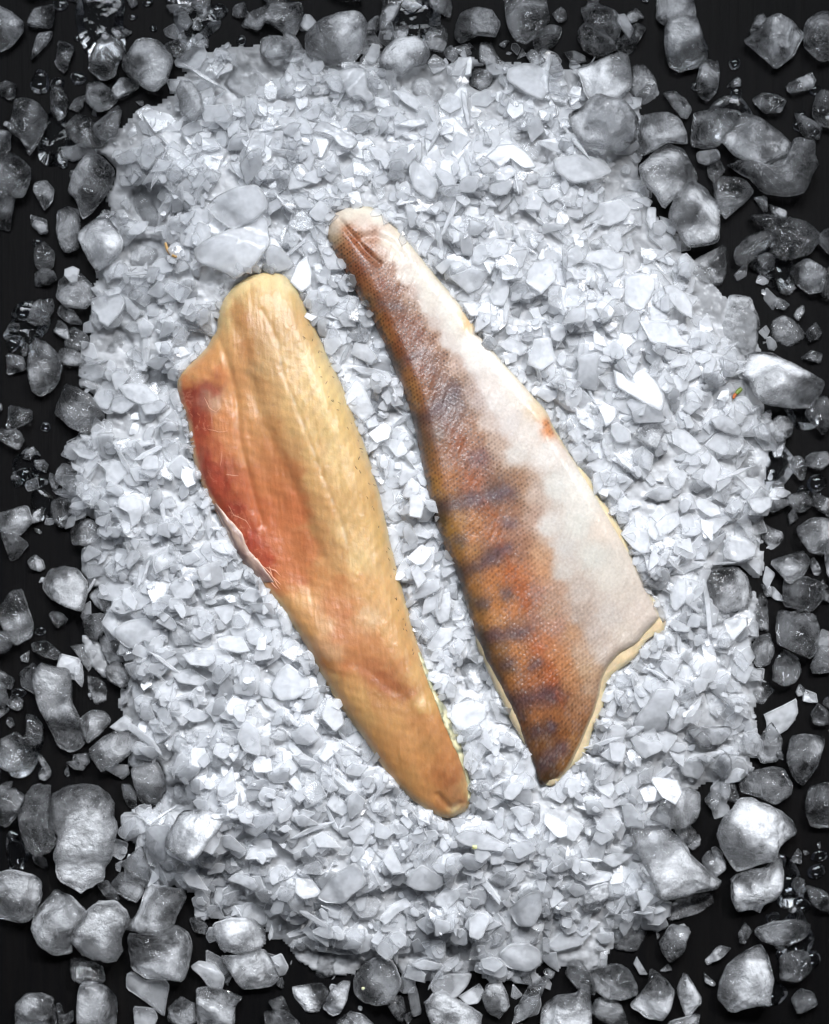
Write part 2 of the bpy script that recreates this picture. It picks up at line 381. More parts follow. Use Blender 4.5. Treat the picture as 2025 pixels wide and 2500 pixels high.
    return V, np.vstack(q4), np.vstack(t3), np.clip(cloud * core * blot + 0.04 * smooth(0.97, 1.0, C) + (0.018 if clear_rim > 0.6 else 0), 0.0, 0.97)

def flake_shape(r, R, long=1.0):
    n = int(r.integers(4, 8)); a = np.sort((np.arange(n) + r.uniform(-0.40, 0.40, n)) / n * 2 * np.pi)
    rad = R * r.uniform(0.62, 1.25, n); P = np.stack([np.cos(a) * rad * long, np.sin(a) * rad / max(0.6, long ** 0.75)], 1)
    t = r.uniform(0, 2 * np.pi); c, s = math.cos(t), math.sin(t)
    return P @ np.array([[c, s], [-s, c]])

def flake_mesh(P, thick, curve, cdir, plane, bev=0.16):
    """a thin curved shard of flake ice over the outline P (about its own centre)"""
    n = len(P); c = P.mean(0); R = np.hypot(*(P - c).T).mean()
    k = max(0.55, 1 - bev)
    rings = [(0.0, 1.0), (k, 1.0), (1.0, 0.62), (1.0, 0.34), (k, 0.0), (0.0, 0.0)]
    V = []
    for f, h in rings:
        pts = c[None] if f == 0 else c + (P - c) * f
        u = (pts[:, 0] - c[0]) * cdir[0] + (pts[:, 1] - c[1]) * cdir[1]
        V.append(np.c_[pts, h * thick - curve * u * u / R + plane[0] * (pts[:, 0] - c[0]) + plane[1] * (pts[:, 1] - c[1])])
    V = np.vstack(V); j = np.arange(n); j2 = (j + 1) % n; b = [0, 1, 1 + n, 1 + 2 * n, 1 + 3 * n, 1 + 4 * n]
    t3 = np.vstack([np.stack([np.zeros(n, int), b[1] + j, b[1] + j2], 1), np.stack([np.full(n, b[5]), b[4] + j2, b[4] + j], 1)])
    q4 = np.vstack([np.stack([b[i] + j, b[i + 1] + j, b[i + 1] + j2, b[i] + j2], 1) for i in (1, 2, 3)])
    return V, q4, t3
# ------------------------------------------------------------------ traced ice, in stacking order (lowest first)
# zoom tile | cloud 0..1 | kind | label | outline in tile pixels.  tile pixel / 2.48 + tile origin = photo pixel
TILES = dict(A=(0,0),B=(660,0),C=(1325,0),D=(0,620),E=(660,620),F=(1325,620),G=(0,1240),H=(660,1240),I=(1325,1240),J=(0,1800),K=(660,1800),L=(1325,1800))
# kinds: c cube, k chunk, r rough chunk, s slab, f flake, t sliver, w glassy half-melted lump, d dark clear lump showing through the crushed ice
KIND = dict(c=("ice_cube","ice cube",.021),k=("ice_chunk","ice chunk",.015),r=("ice_chunk","ice chunk",.016),s=("ice_slab","ice slab",.0055),f=("ice_flake","ice flake",.0024),t=("ice_sliver","ice sliver",.0026),w=("melting_ice_lump","melting ice",.010),d=("clear_ice_lump","clear ice",.014))
TRACED = """
A|.10|d|dark clear slab of ice seen through the crushed ice|860,1100 960,1140 1020,1180 970,1250 940,1380 880,1370 790,1300 780,1190
A|.14|d|large smoky slab of clear ice leaning at the pile edge|1290,550 1380,420 1480,300 1560,280 1680,340 1720,420 1690,520 1560,550 1470,640 1360,620 1260,600
A|.14|d|grey clear slab below the bright rounded cube|770,1440 960,1450 990,1520 900,1590 760,1590
B|.10|d|brown-black glassy lump between two pale boulders|900,130 1010,80 1100,140 1115,230 1050,310 960,290 890,230
B|.18|d|grey glassy lump under the tilted white plate|820,440 940,390 1040,410 1080,500 1020,600 930,620 850,590 800,520
B|.16|d|dark glassy hollow lump right of the white winged flake|1480,850 1620,800 1680,870 1700,970 1600,1030 1550,920
C|.12|d|dark smooth lump behind the bright squarish cube|550,380 620,360 690,440 720,540 800,600 830,660 700,660 560,620 530,540
C|.14|d|dark clear slab under the round-ended long shard|900,1580 980,1500 1090,1440 1150,1500 1155,1640 1100,1730 960,1720 880,1660
D|.14|d|dark clear block under the heart-shaped grey flake|560,560 600,450 720,450 800,530 780,600 680,600 600,600
D|.12|d|dark grey window of clear ice above the stacked white flakes|880,690 960,680 1030,720 1070,800 960,820 890,790
F|.30|d|broad grey slab of clear ice with streaks|900,250 1050,190 1150,230 1310,240 1370,300 1375,390 1330,480 1310,600 1210,680 1140,640 1100,540 1030,400 930,350
F|.12|d|dark glassy lump above the large pale wedge block|1390,400 1500,340 1590,370 1660,380 1640,480 1560,540 1500,570 1400,520
F|.26|d|grey rounded clear lump at the pile's right rim|1220,1110 1300,1110 1380,1180 1410,1260 1360,1340 1270,1370 1200,1330 1240,1230
G|.12|d|dark clear slab running down below the arched slab|355,740 420,700 490,780 590,830 630,950 640,1060 570,1080 510,990 450,890 390,830
G|.14|d|dark clear slab with a rounded foot|510,1000 540,990 640,1080 640,1180 560,1210 520,1120
H|.45|d|grey flat clear plate half under the skin-on fillet|1140,950 1280,910 1360,1040 1270,1140 1200,1120
I|.22|d|dark clear lump streaked with grey on the right rim|1290,130 1370,30 1440,10 1490,110 1530,150 1510,240 1470,330 1390,350 1330,290 1390,250
I|.16|d|dark clear lump below right of the grey cube|1290,490 1350,510 1410,600 1420,700 1390,760 1290,740 1240,680 1260,600
I|.16|d|dark clear lump with two round bumps|1240,1030 1330,1020 1440,1110 1430,1190 1330,1240 1250,1200
J|.30|d|grey clear block sunk behind the milky cube|1030,300 1170,290 1200,400 1150,440 1040,440
K|.22|d|charcoal clear boulder with a wavy top at the pile's foot|120,1380 230,1300 440,1280 490,1340 440,1430 360,1480 230,1520 160,1450
K|.30|d|grey half-clear block along the bottom left of centre|100,1530 300,1500 380,1560 400,1640 330,1700 180,1690 100,1620
K|.20|d|dark clear chunk left of the white heap|1080,1260 1170,1230 1250,1270 1260,1350 1170,1360 1100,1310
L|.10|d|dark square block in the shadow under the big wedge|740,1000 940,960 1110,930 1120,1030 1060,1080 940,1100 760,1140
L|.12|d|dark block showing between two flake heaps|430,1180 560,1110 650,1100 660,1290 580,1330 440,1310
A|.30|c|grey ice cube cut off by the left frame edge|-60,-10 0,20 60,50 135,120 130,170 60,260 0,290 -60,300
A|.12|k|dark transparent cube leaning on the grey rounded cube|620,190 730,230 760,290 720,370 690,460 600,480 530,420 530,330 570,250
A|.50|c|grey rounded ice cube standing alone on the black board|810,225 860,210 940,225 1010,280 1050,340 1020,440 1000,500 930,545 870,520 760,450 725,390 735,330
A|.14|k|small dark clear chunk with a sparkling top|520,490 600,480 680,540 710,600 660,650 590,670 540,640 500,590
A|.18|c|dark clear cube with a bright lower left corner|80,590 130,570 220,600 280,680 270,750 200,890 160,940 120,840 30,770 60,700
A|.03|w|oval glassy lump melted nearly to water|310,500 370,510 410,600 400,690 350,730 300,660 295,570
A|.10|k|dark clear dome with a cluster of glints|420,700 480,670 560,720 590,800 650,830 620,880 560,900 470,880 400,820 385,750
A|.28|f|jagged grey flake stuck to a glinting dome|370,890 430,890 500,870 580,910 600,940 520,950 440,980 380,950
A|.20|c|large smooth grey cube cut by the left edge|-60,910 80,910 160,980 185,1060 130,1190 60,1190 -60,1140
A|.24|k|little grey tooth-shaped chunk|200,1090 270,1080 320,1130 310,1210 260,1270 210,1190 185,1140
A|.34|k|clear pyramid-shaped chunk with dark streaks inside|530,920 620,940 700,1020 680,1110 640,1170 560,1280 490,1320 450,1200 400,1160 430,1040 480,970
A|.26|k|tall clear chunk left of the bright rounded cube|340,1270 400,1240 470,1260 480,1380 470,1500 390,1530 350,1480 330,1380
A|.80|c|bright rounded cube with a small dimple|600,1295 640,1300 700,1380 745,1460 730,1520 640,1600 570,1640 520,1560 450,1430 460,1390 520,1340
A|.58|r|bright frosty upright shard at the pile's top left|1080,460 1160,480 1210,560 1240,660 1180,740 1110,690 1070,600 1055,520
A|.72|s|large frosted slab with a grainy top|1320,1180 1440,1130 1560,1110 1620,1200 1630,1260 1540,1340 1400,1390 1300,1320 1240,1250
A|.93|s|broad smooth white slab above the bare fillet|1260,1440 1400,1380 1560,1270 1620,1320 1640,1480 1560,1600 1430,1700 1330,1640 1200,1590 1160,1510
A|.04|w|bluish black lump under melt water|200,1500 260,1450 330,1520 320,1620 250,1650 200,1600
A|.15|s|thin dark grey slab lying at the top edge|1000,30 1120,20 1180,50 1150,80 1030,75
A|.22|k|small clear prism at the top edge|1400,20 1480,-10 1500,80 1450,95 1400,80
A|.34|k|little grey pebble of ice at the top edge|1190,20 1240,20 1260,70 1220,105 1180,80
A|.40|k|frosty pebble of ice below a smaller grey one|1160,110 1200,95 1225,140 1205,170 1155,160
B|.26|c|grey clear block leaning at the top frame edge|-55,100 -20,30 0,0 180,-10 200,40 190,120 130,230 30,150
B|.55|c|big pale boulder-like cube with a dark notch|210,190 300,110 420,60 540,50 590,120 580,200 550,320 480,390 380,400 280,370 215,330 200,240
B|.42|k|half clear pointed chunk hanging from the top edge|680,-20 800,-20 760,90 690,180 655,170 670,70
B|.36|r|ridged clear cube with grooved side|1150,70 1260,30 1350,60 1400,130 1370,210 1260,200 1150,255 1120,220 1130,120
B|.15|c|large dark clear cube cut by the top edge|1420,-40 1680,-40 1700,100 1640,190 1560,250 1480,230 1430,120
B|.62|k|pale rounded chunk with a sharp lower tip|690,280 760,210 880,200 940,240 975,320 940,390 860,400 790,470 720,420 650,370
B|.30|k|small upright cone with a ring-shaped glint|1275,240 1340,235 1370,310 1420,370 1400,400 1330,385 1270,370 1265,300
B|.30|k|grey wet lump under the small cone|1230,400 1340,390 1350,480 1290,540 1210,500
B|.85|s|pale double slab with a crack across|1430,410 1530,370 1600,375 1690,430 1720,490 1680,530 1650,620 1560,580 1480,520 1430,480
B|.78|s|pale angular slab with a hooked lower corner|410,430 500,400 580,420 590,540 640,590 600,630 540,580 470,590
B|.75|s|fan-shaped thin slab broken along a line|240,800 300,725 370,750 540,860 500,920 420,890 380,830 330,810
B|.92|s|long white pointed slab above the skin-on fillet|850,950 930,1000 1030,1120 990,1220 870,1150 840,1040
B|.90|f|tilted white plate with a sloped rim|730,540 790,545 880,590 920,640 890,675 810,625
B|.80|t|white lens-shaped sliver lying flat|760,760 810,730 940,710 950,750 870,775
B|.95|f|white winged flake with two points|1300,955 1380,880 1470,870 1560,930 1615,1020 1540,1030 1450,960 1400,1030
B|.62|f|round grey-white flake beside an upright needle|1010,610 1080,550 1150,590 1160,660 1090,700 1030,660
B|.8|t|thin upright needle of ice|1150,540 1185,560 1215,780 1200,795 1165,650
C|.20|k|dark clear chunk with a pale hooked rim|-60,230 -20,160 60,135 120,150 120,200 90,250 40,290 -40,320
C|.15|c|large dark cube behind the pale finger flake|230,30 330,-10 440,30 500,110 470,230 420,250 350,170 260,120
C|.6|f|finger-shaped pale flake on a dark cube|450,110 490,100 550,190 520,250 485,210 440,150
C|.22|k|oval clear slab rimmed with light|215,170 270,120 340,150 420,220 465,285 340,340 250,290 220,230
C|.30|r|small glinting chunk under the oval slab|130,300 200,290 260,320 270,360 180,365
C|.82|c|bright squarish cube with a rounded corner|200,400 330,350 490,280 540,310 558,480 540,530 470,600 300,610 255,550 235,450
C|.40|c|grey cube cut by the top edge above a sparkling cube|700,-60 920,-60 930,0 945,90 890,110 760,120 740,140 700,90
C|.48|c|grey cube with a sparkling top face|770,100 860,80 950,90 980,190 1000,340 950,390 850,420 770,390 745,250 745,140
C|.28|k|small smooth thumb-shaped chunk|960,390 1010,350 1075,360 1085,430 1070,540 1010,610 950,570 940,470
C|.42|c|grey cube standing on its corner at the top right|1270,200 1380,90 1440,65 1540,120 1605,190 1540,320 1430,415 1340,330 1225,235
C|.30|r|frosty crumb on the corner of a grey cube|1265,170 1310,75 1350,60 1375,100 1330,160 1275,190
C|.28|c|grey cube cut by the right frame edge|1610,110 1700,40 1800,60 1800,340 1700,360 1600,270 1590,170
C|.08|w|dark smooth dome cut by the right edge|1660,560 1700,530 1800,560 1800,780 1690,760 1630,690
C|.55|c|bowl-shaped cube with a curved bright ridge|150,690 240,640 330,560 420,580 500,600 580,670 605,760 570,840 480,900 400,890 260,870 190,800
C|.25|k|clear curved chip beside the dark smooth lump|730,545 810,530 880,590 915,650 890,710 850,705 800,640
C|.48|c|grey frosted cube between two brighter ones|610,680 760,660 840,700 890,800 890,860 780,850 700,890 610,940 560,860 590,780
C|.20|c|dark flat-topped cube with a glinting edge|930,660 1100,635 1190,660 1200,720 1120,800 1080,880 980,890 905,870 915,740
C|.26|r|clear crumpled chunk under the long pale cube|1130,990 1200,960 1340,1010 1500,950 1530,830 1655,840 1660,930 1675,1000 1640,1060 1590,1180 1480,1195 1340,1160 1280,1080 1180,1040
C|.72|c|long pale cube lying on a crumpled clear chunk|1120,770 1230,670 1330,700 1460,790 1520,850 1500,940 1340,1000 1240,970 1150,920 1085,840
C|.50|c|long clear cube with a hollow dent|580,1000 690,900 780,850 860,890 920,980 960,1080 880,1160 800,1200 740,1260 690,1170 600,1080
C|.70|c|milky cube with a clear skirt at its lower end|760,1280 800,1170 900,1080 1000,1130 1080,1230 1090,1350 1080,1460 1000,1480 880,1490 830,1400 770,1330
C|.24|k|triangular clear chunk pointing downward|1030,1110 1090,1060 1180,1060 1250,1090 1290,1150 1240,1220 1150,1290 1110,1330 1060,1220
C|.22|k|round-ended long shard with glinting rim|1170,1510 1240,1420 1350,1385 1420,1420 1400,1470 1310,1540 1240,1610 1180,1600 1165,1560
C|.40|s|small ribbed grey slab|930,920 1060,900 1085,960 1000,1000 940,980
C|.03|w|black glassy mass of melted ice|1240,1300 1400,1290 1600,1330 1700,1420 1640,1530 1480,1580 1360,1540 1430,1440 1330,1370
C|.95|s|flat white slab with a sandy surface|60,960 220,930 370,950 440,1030 350,1080 180,1115 70,1040
C|.9|f|broad white flake below the sandy slab|320,1230 480,1200 550,1260 500,1330 400,1370 280,1350 230,1400
C|.9|f|smooth white flake with a rounded base|350,1420 470,1400 490,1480 460,1535 380,1480
C|.85|f|almond-shaped white flake beside the milky cube|705,1310 760,1330 810,1400 790,1430 730,1390
C|.75|f|frosted half-round flake with a furry top|270,1530 400,1500 500,1540 490,1620 420,1640 340,1600 250,1590
C|.85|f|upright leaf-shaped white flake|640,1250 690,1250 690,1350 650,1400 620,1330
D|.26|c|clear grey block with a pale flake on its corner|340,150 400,90 480,110 560,190 580,260 500,330 380,310 320,260
D|.7|f|pale tongue-shaped flake on a clear grey block|390,90 440,70 480,90 470,170 430,175 390,130
D|.6|f|heart-shaped grey flake with a wavy edge|545,270 620,240 720,230 765,290 750,340 660,445 600,410 595,370 550,340
D|.55|f|narrow pale flake lying across the heart-shaped one|620,220 770,185 730,240 650,260
D|.65|f|ragged pale flake right of the heart-shaped one|750,255 800,290 860,350 820,405 770,350
D|.34|k|oval grey slab standing alone on the black board|170,560 210,510 270,530 340,590 375,680 360,760 310,830 240,865 180,830 160,740 160,640
D|.15|f|thin dark grey flake on the board|480,615 540,620 640,690 650,740 560,770 470,740
D|.08|w|black crumpled lump with glints|390,470 440,430 530,490 540,560 460,590 380,560
D|.20|k|large slate-grey shell-shaped slab|340,900 390,780 460,800 560,860 640,970 620,1050 500,1090 400,1040 320,960
D|.34|f|grey flake with a pale lower rim|560,870 620,770 690,760 700,840 660,950 600,930
D|.75|f|pale flake under the topmost white one|680,870 750,850 830,910 740,970 670,950
D|.85|f|lower right flake of the stacked white flakes|850,920 980,880 1025,910 960,970 880,975
D|.97|f|bright white lens flake, topmost of its stack|705,795 790,780 890,790 930,830 980,880 970,905 850,915 760,870
D|.7|f|star-shaped pale flake with three points|580,1260 680,1240 760,1270 800,1320 700,1405 640,1380 640,1310
D|.6|f|pale flake with a dark underside by the board|420,1170 540,1180 600,1220 560,1250 480,1230
D|.6|f|small pale triangular flake|430,1260 520,1300 510,1340 440,1300
D|.15|k|dark trapezoid chunk at the pile's left rim|330,1300 370,1260 450,1290 470,1360 380,1410 320,1370
D|.95|f|bright round-sided flake standing upright|720,1470 780,1460 860,1480 870,1550 850,1620 800,1660 780,1570 710,1530
D|.03|w|crystal-clear droplet-shaped lump with a bright rim|300,1500 360,1470 430,1490 430,1560 380,1670 330,1640 300,1560
D|.22|k|small slanted grey pebble on the board|140,1190 190,1160 205,1190 170,1250 125,1240
D|.16|k|dim grey pebble beside the slanted one|190,1245 260,1240 285,1280 270,1325 200,1300
D|.85|t|white rod-like sliver left of the red belly flap|800,1140 930,1120 945,1150 800,1180
D|.9|f|small bright oval flake below the upright one|885,1640 960,1630 985,1680 920,1710 880,1690
E|.93|f|white rectangular flake between the fillets|440,870 520,760 560,790 640,960 560,1015 490,950
E|.8|f|small rounded white flake beside the skin-on fillet|405,380 450,345 510,370 520,440 440,440
E|.75|f|crumbly white flake below the rectangular one|590,1090 690,1010 740,1050 720,1120 640,1150
E|.78|f|large pale leaf flake near the bare fillet's tip|120,170 160,60 220,0 250,90 250,190 190,240
E|.85|f|white pear-shaped flake right of the skin-on fillet|1320,250 1380,120 1440,140 1450,230 1420,310 1350,310
E|.85|f|broad smooth white flake with a bright bump|1560,100 1600,40 1700,30 1736,150 1640,250 1540,180
E|.8|f|wide white flake beside the fillet's white belly|1550,670 1600,510 1700,500 1730,650 1640,710
E|.75|f|pale angular flake pair on the fillet's right|1080,140 1220,80 1330,110 1280,200 1200,240
E|.8|f|grey-white flake with a blunt end|1380,550 1450,500 1570,560 1520,620 1420,580
E|.8|f|square pale flake against the fillet's right edge|1160,300 1335,290 1340,370 1210,380
F|.9|f|tall white slab flake with a rounded foot|500,130 580,110 650,120 690,160 680,210 610,340 560,350 490,300
F|.75|f|grey-white hood-shaped flake|715,200 780,190 860,240 905,310 900,400 820,360 740,270
F|.85|f|wide white flake with a curled right end|580,400 640,400 740,410 810,430 840,500 900,560 800,570 650,540 600,450
F|.85|f|triangular white flake on the curled one|650,310 700,330 770,380 730,420 650,400
F|.82|f|large jagged white flake pointing down right|430,700 520,740 610,690 700,790 740,860 720,960 600,900 490,830 440,800
F|.85|f|twin-leaf white flake with a sharp tip|205,800 220,660 200,620 340,590 330,700 350,770 330,830
F|.9|f|five-sided small white flake|780,740 830,730 890,770 880,820 810,850
F|.95|f|small white kite-shaped flake|840,940 900,885 975,910 900,975
F|.5|f|clear-rimmed grey flake under a white oval one|970,1160 1050,1080 1130,1060 1220,1100 1230,1160 1180,1220 1080,1220
F|.9|f|white oval flake resting on a clear-rimmed one|1010,1000 1080,970 1160,1000 1215,1070 1200,1100 1100,1080 1040,1050
F|.65|f|pale flake with a straight upper edge|770,1060 860,1060 930,1120 970,1180 900,1220 780,1150
F|.55|r|frosted round lump with a sugary surface|560,1110 620,1030 720,1020 750,1080 700,1180 640,1160
F|.95|f|bright white five-cornered flake|755,1340 820,1280 880,1330 860,1400 820,1440 770,1400
F|.95|f|bright white flake touching the fillet's belly edge|160,1190 240,1140 285,1210 215,1290
F|.95|f|two-lobed bright white flake by the fillet's edge|250,1290 330,1220 430,1230 420,1310 350,1330
F|.85|f|flat pale flake with a dark gap beneath|610,1460 700,1410 800,1420 780,1490 700,1500
F|.88|f|curved white flake like a fingernail|110,60 160,55 280,150 200,160
F|.70|c|large pale wedge block with a rounded right end|1220,660 1250,580 1380,585 1530,660 1640,720 1720,770 1700,850 1640,930 1500,930 1370,920 1280,860 1250,760 1190,710
F|.14|k|dim grey pebble alone on the black board|1600,1230 1640,1200 1736,1190 1780,1250 1700,1310 1620,1290
F|.05|w|black glinting lump cut by the right edge|1650,140 1700,80 1780,80 1800,280 1700,260
F|.55|f|clear-edged flake with sugary face|1230,1490 1280,1470 1390,1470 1390,1530 1320,1575 1270,1560
G|.42|c|rounded clear-rimmed cube like a gem|240,440 290,380 370,355 460,365 520,440 525,520 490,640 380,600 290,560 250,500
G|.4|k|small knobbly pebble above the gem-like cube|150,320 200,280 250,320 265,370 230,390 170,370
G|.35|k|grey knuckle of ice right of the gem-like cube|525,530 590,480 650,540 670,590 620,640 570,600
G|.22|k|grey smooth lump with a patch of glints|0,580 60,500 130,490 160,600 200,700 190,790 80,840 0,720 -40,650
G|.08|w|wet bubbly lump melting on the board|180,820 270,800 330,850 370,880 350,930 260,910 190,870
G|.48|k|long curved grey shard like a bone|205,980 250,930 330,960 420,970 440,1080 430,1180 480,1270 500,1350 510,1450 430,1495 340,1460 310,1380 240,1230 195,1060
G|.34|k|clear pebble wedged beside the bone-like shard|480,1270 550,1225 630,1235 670,1300 600,1380 520,1440 490,1370
G|.34|c|grey wedge-shaped cube pointing down|520,1480 600,1400 690,1350 820,1370 850,1420 800,1480 720,1550 610,1610 570,1580
G|.72|f|pale flake lying on the wedge-shaped cube|660,1330 760,1250 805,1280 790,1340 720,1360
G|.4|k|grey upright slab under the arched slab|590,790 650,750 740,830 790,930 640,950 610,880
G|.78|s|arched pale slab with a dark gap under it|690,730 770,680 890,665 980,710 970,770 920,820 870,800 830,850 770,850 700,790
G|.48|r|frosted lump with a crackled face|640,950 700,935 790,990 800,1060 730,1100 640,1050 625,1000
G|.3|r|wet knobbly clear lump at the left rim|480,650 620,640 640,740 560,830 500,760
G|.15|k|dim grey cube cut by the left edge|-40,1440 0,1400 90,1360 170,1420 210,1540 150,1600 50,1615 -40,1560
G|.2|k|small dark flat pebble under the bone-like shard|430,1500 520,1490 540,1550 480,1595 430,1560
G|.06|w|black glassy spike with white glints|150,1250 210,1260 260,1320 250,1420 190,1470 150,1380
G|.85|f|lobed pale flake beside the membrane edge|1020,480 1060,420 1160,430 1190,500 1150,550 1060,550
G|.8|f|translucent flake with a bright rim by the bare fillet|1310,790 1370,770 1470,780 1520,870 1440,880 1330,850
G|.97|f|white pointed flake on the sunlit heap|1100,890 1160,870 1310,880 1310,930 1270,960 1150,950
G|.97|f|brightest white flake of the left heap|1030,1000 1150,970 1270,1040 1220,1080 1080,1060
G|.8|f|big rounded pale flake under the bare fillet|1640,1080 1680,1000 1736,960 1800,1000 1780,1130 1680,1160
G|.8|f|curled ear-shaped pale flake|750,320 790,260 840,250 870,290 820,340 780,375
G|.9|t|white rod-shaped sliver leaning left|850,470 890,330 910,310 910,340 870,450
G|.30|k|grey rounded lump with black streaks on the pile's rim|410,140 450,80 530,60 600,100 620,180 560,230 430,230
H|.92|f|broad white flake left of the bare fillet's tail|0,1090 60,970 110,940 240,1040 240,1110 150,1160 60,1170
H|.97|f|bright four-sided flake between the fillets|940,850 1030,720 1110,730 1100,800 1000,880
H|.97|f|white oval flake with an inner ring|1080,1270 1110,1190 1220,1160 1300,1190 1310,1270 1230,1340 1140,1350
H|.85|f|small upright white flake between the fillets|1050,1100 1080,1040 1130,1080 1120,1150 1070,1150
H|.95|f|bright white ragged flake left of the bare tail|120,1360 240,1290 310,1390 240,1440 150,1430
H|.85|f|long pale flake with a rounded end|290,1510 340,1430 430,1410 440,1450 380,1500 330,1545
H|.7|f|pale triangular flake at the skin-on tail|1460,1600 1560,1460 1610,1600 1590,1640
H|.85|f|white flake touching the skin-on fillet's left edge|820,150 900,90 990,170 960,190
I|.36|c|grey rounded cube set into the crushed ice|980,400 1060,360 1190,350 1260,410 1290,540 1260,610 1110,650 1020,610 1000,480
I|.3|k|grey upright chunk beside the round clear lens|1250,860 1310,780 1390,760 1420,880 1380,960 1300,970
I|.14|k|round clear lens-like lump with a pale rim|1400,970 1440,890 1480,860 1560,910 1580,990 1540,1060 1470,1085 1400,1050
I|.08|c|black clear cube with glints, upper of two|1470,430 1600,410 1710,450 1720,560 1650,640 1560,620 1470,600
I|.10|c|black clear cube with a frosty corner, lower of two|1440,620 1560,640 1660,640 1700,740 1680,880 1640,925 1540,880 1430,830 1420,720
I|.42|c|pale nubbly cube cut by the right edge|1550,120 1640,60 1740,60 1800,100 1800,280 1640,280 1580,210
I|.8|f|bright curved shard at the pile's right rim|1340,1250 1450,1200 1540,1150 1550,1240 1520,1300 1490,1340 1440,1370 1390,1430 1345,1400 1360,1310
I|.9|f|large white flake with a speckled upper end|545,1310 590,1230 640,1170 680,1090 760,1085 800,1100 790,1180 770,1270 750,1350 660,1370 580,1350
I|.95|f|white boat-shaped flake with a raised end|530,1400 560,1370 650,1410 700,1400 730,1430 720,1470 620,1520 570,1480
I|.6|f|wide grey-white flake with a wet drop|1090,250 1130,160 1230,180 1300,230 1290,290 1180,330 1090,300
I|.8|f|pale upright flake with a pointed top|770,510 820,420 870,440 870,560 810,630 775,600
I|.85|t|long curved sliver like a needle|960,430 985,420 1015,550 1030,760 1000,780 985,600
I|.97|f|bright white square flake touching the fillet's belly edge|470,160 510,110 640,130 650,190 645,270 600,280 540,240 490,180
I|.95|f|white flake with a notched right side|670,100 740,40 820,20 840,90 770,150 700,180
I|.4|s|grey half-clear slab with a round lump on it|870,1350 930,1320 1140,1320 1150,1370 1080,1440 960,1440
I|.18|k|round clear lump on a grey slab|920,1400 980,1350 1030,1400 1040,1470 960,1450
I|.4|f|pale curled flake cut by the right edge|1640,800 1690,730 1760,760 1780,880 1700,870
I|.7|f|pale flake below the grey set-in cube|1090,680 1230,655 1240,710 1150,810 1110,760
I|.7|f|pale pillow-shaped flake|820,1560 880,1510 960,1520 990,1590 950,1650 850,1620
J|.12|r|dark crumbly clear lump behind the tall frosted chunk|150,330 220,285 300,300 300,400 310,540 340,640 310,700 220,740 150,660 130,580 105,480 140,400
J|.66|r|tall frosted chunk with a clear cap|310,340 400,290 540,275 640,330 690,400 690,480 715,540 680,700 640,790 630,870 490,940 370,910 335,820 320,700 350,610 310,520
J|.42|c|grey cube with a speckled face at the left edge|-40,830 60,805 190,840 240,880 240,1000 180,1120 110,1145 -40,1110
J|.34|c|grey cube with a clear lower left corner|190,1100 260,1000 330,930 430,980 520,1060 500,1120 450,1160 420,1260 430,1330 310,1340 220,1270 170,1180
J|.3|k|small clear bent chunk above three cubes|650,920 720,820 840,845 880,880 860,960 820,1015 750,990 710,960
J|.66|r|pale rough cube with layered edges|440,1180 500,1110 520,1050 590,990 700,1000 770,1050 790,1110 730,1220 740,1300 700,1365 570,1360 480,1320 430,1240
J|.50|c|wide half-clear cube under the glassy twisted one|760,1200 900,1210 1000,1190 1060,1140 1140,1200 1160,1280 1140,1400 1110,1490 1020,1480 880,1480 790,1420 770,1300
J|.5|s|pale fang-shaped slab pointing down|760,1440 800,1420 880,1480 1000,1460 1030,1510 1010,1600 1000,1700 900,1620 830,1570 760,1530
J|.5|c|glassy twisted cube with a bright ridge|870,930 890,890 1000,910 1100,930 1130,990 1070,1080 1040,1170 980,1210 860,1205 730,1180 800,1110 850,1020
J|.34|c|clear cube with a glinting top at the pile's lower left|780,200 850,160 950,150 990,240 1000,320 960,400 890,445 830,400 800,300
J|.2|k|dark rounded chunk left of the clear cube|725,290 780,290 820,350 820,440 770,440 735,370
J|.45|s|grey frosted slab standing in the crushed ice|880,560 930,520 1000,530 1050,500 1000,640 1010,760 930,800 875,760
J|.82|c|milky cube with a clear upper corner|985,690 1010,600 1060,490 1100,450 1240,445 1350,480 1350,530 1270,630 1190,740 1130,760 1060,720
J|.70|c|flat milky cube with a dimple, lower of a pair|1320,1340 1440,1330 1590,1290 1640,1350 1700,1480 1640,1530 1460,1550 1400,1450
J|.8|c|lumpy bright cube, upper of a pair|1280,1140 1380,1105 1530,1105 1600,1170 1610,1240 1570,1300 1440,1330 1330,1310 1290,1220
J|.6|s|pale bent slab left of the flat milky cube|1150,1390 1200,1350 1300,1370 1365,1450 1350,1530 1270,1520 1210,1440
J|.48|c|pale grey cube standing at the bottom edge|1185,1540 1280,1520 1400,1560 1470,1590 1420,1640 1420,1736 1400,1790 1190,1790 1180,1650
J|.32|r|crumpled clear chunk at the bottom edge|1010,1650 1090,1580 1175,1620 1185,1736 1100,1790 1010,1736
J|.4|c|grey cube with a dark top at the bottom left|80,1640 140,1570 230,1560 310,1590 330,1700 330,1790 80,1790
J|.46|c|pale cube with ring-shaped glints at the bottom edge|460,1570 480,1500 560,1490 640,1530 700,1590 700,1740 690,1790 450,1790
J|.1|w|glassy melted lump between two bottom cubes|330,1620 360,1620 380,1700 440,1660 440,1736 350,1760
J|.5|s|pale square slab at the bottom edge|800,1630 930,1640 960,1700 920,1790 820,1790
J|.5|f|pale flake under the wedge-shaped cube|640,190 700,160 780,165 785,230 740,260
J|.05|w|black wet lump in the dark lower left|410,1340 560,1370 620,1400 640,1480 540,1520 430,1470
J|.88|f|bright bean-shaped flake at the pile's foot|1370,870 1430,820 1540,850 1575,900 1540,930 1440,890
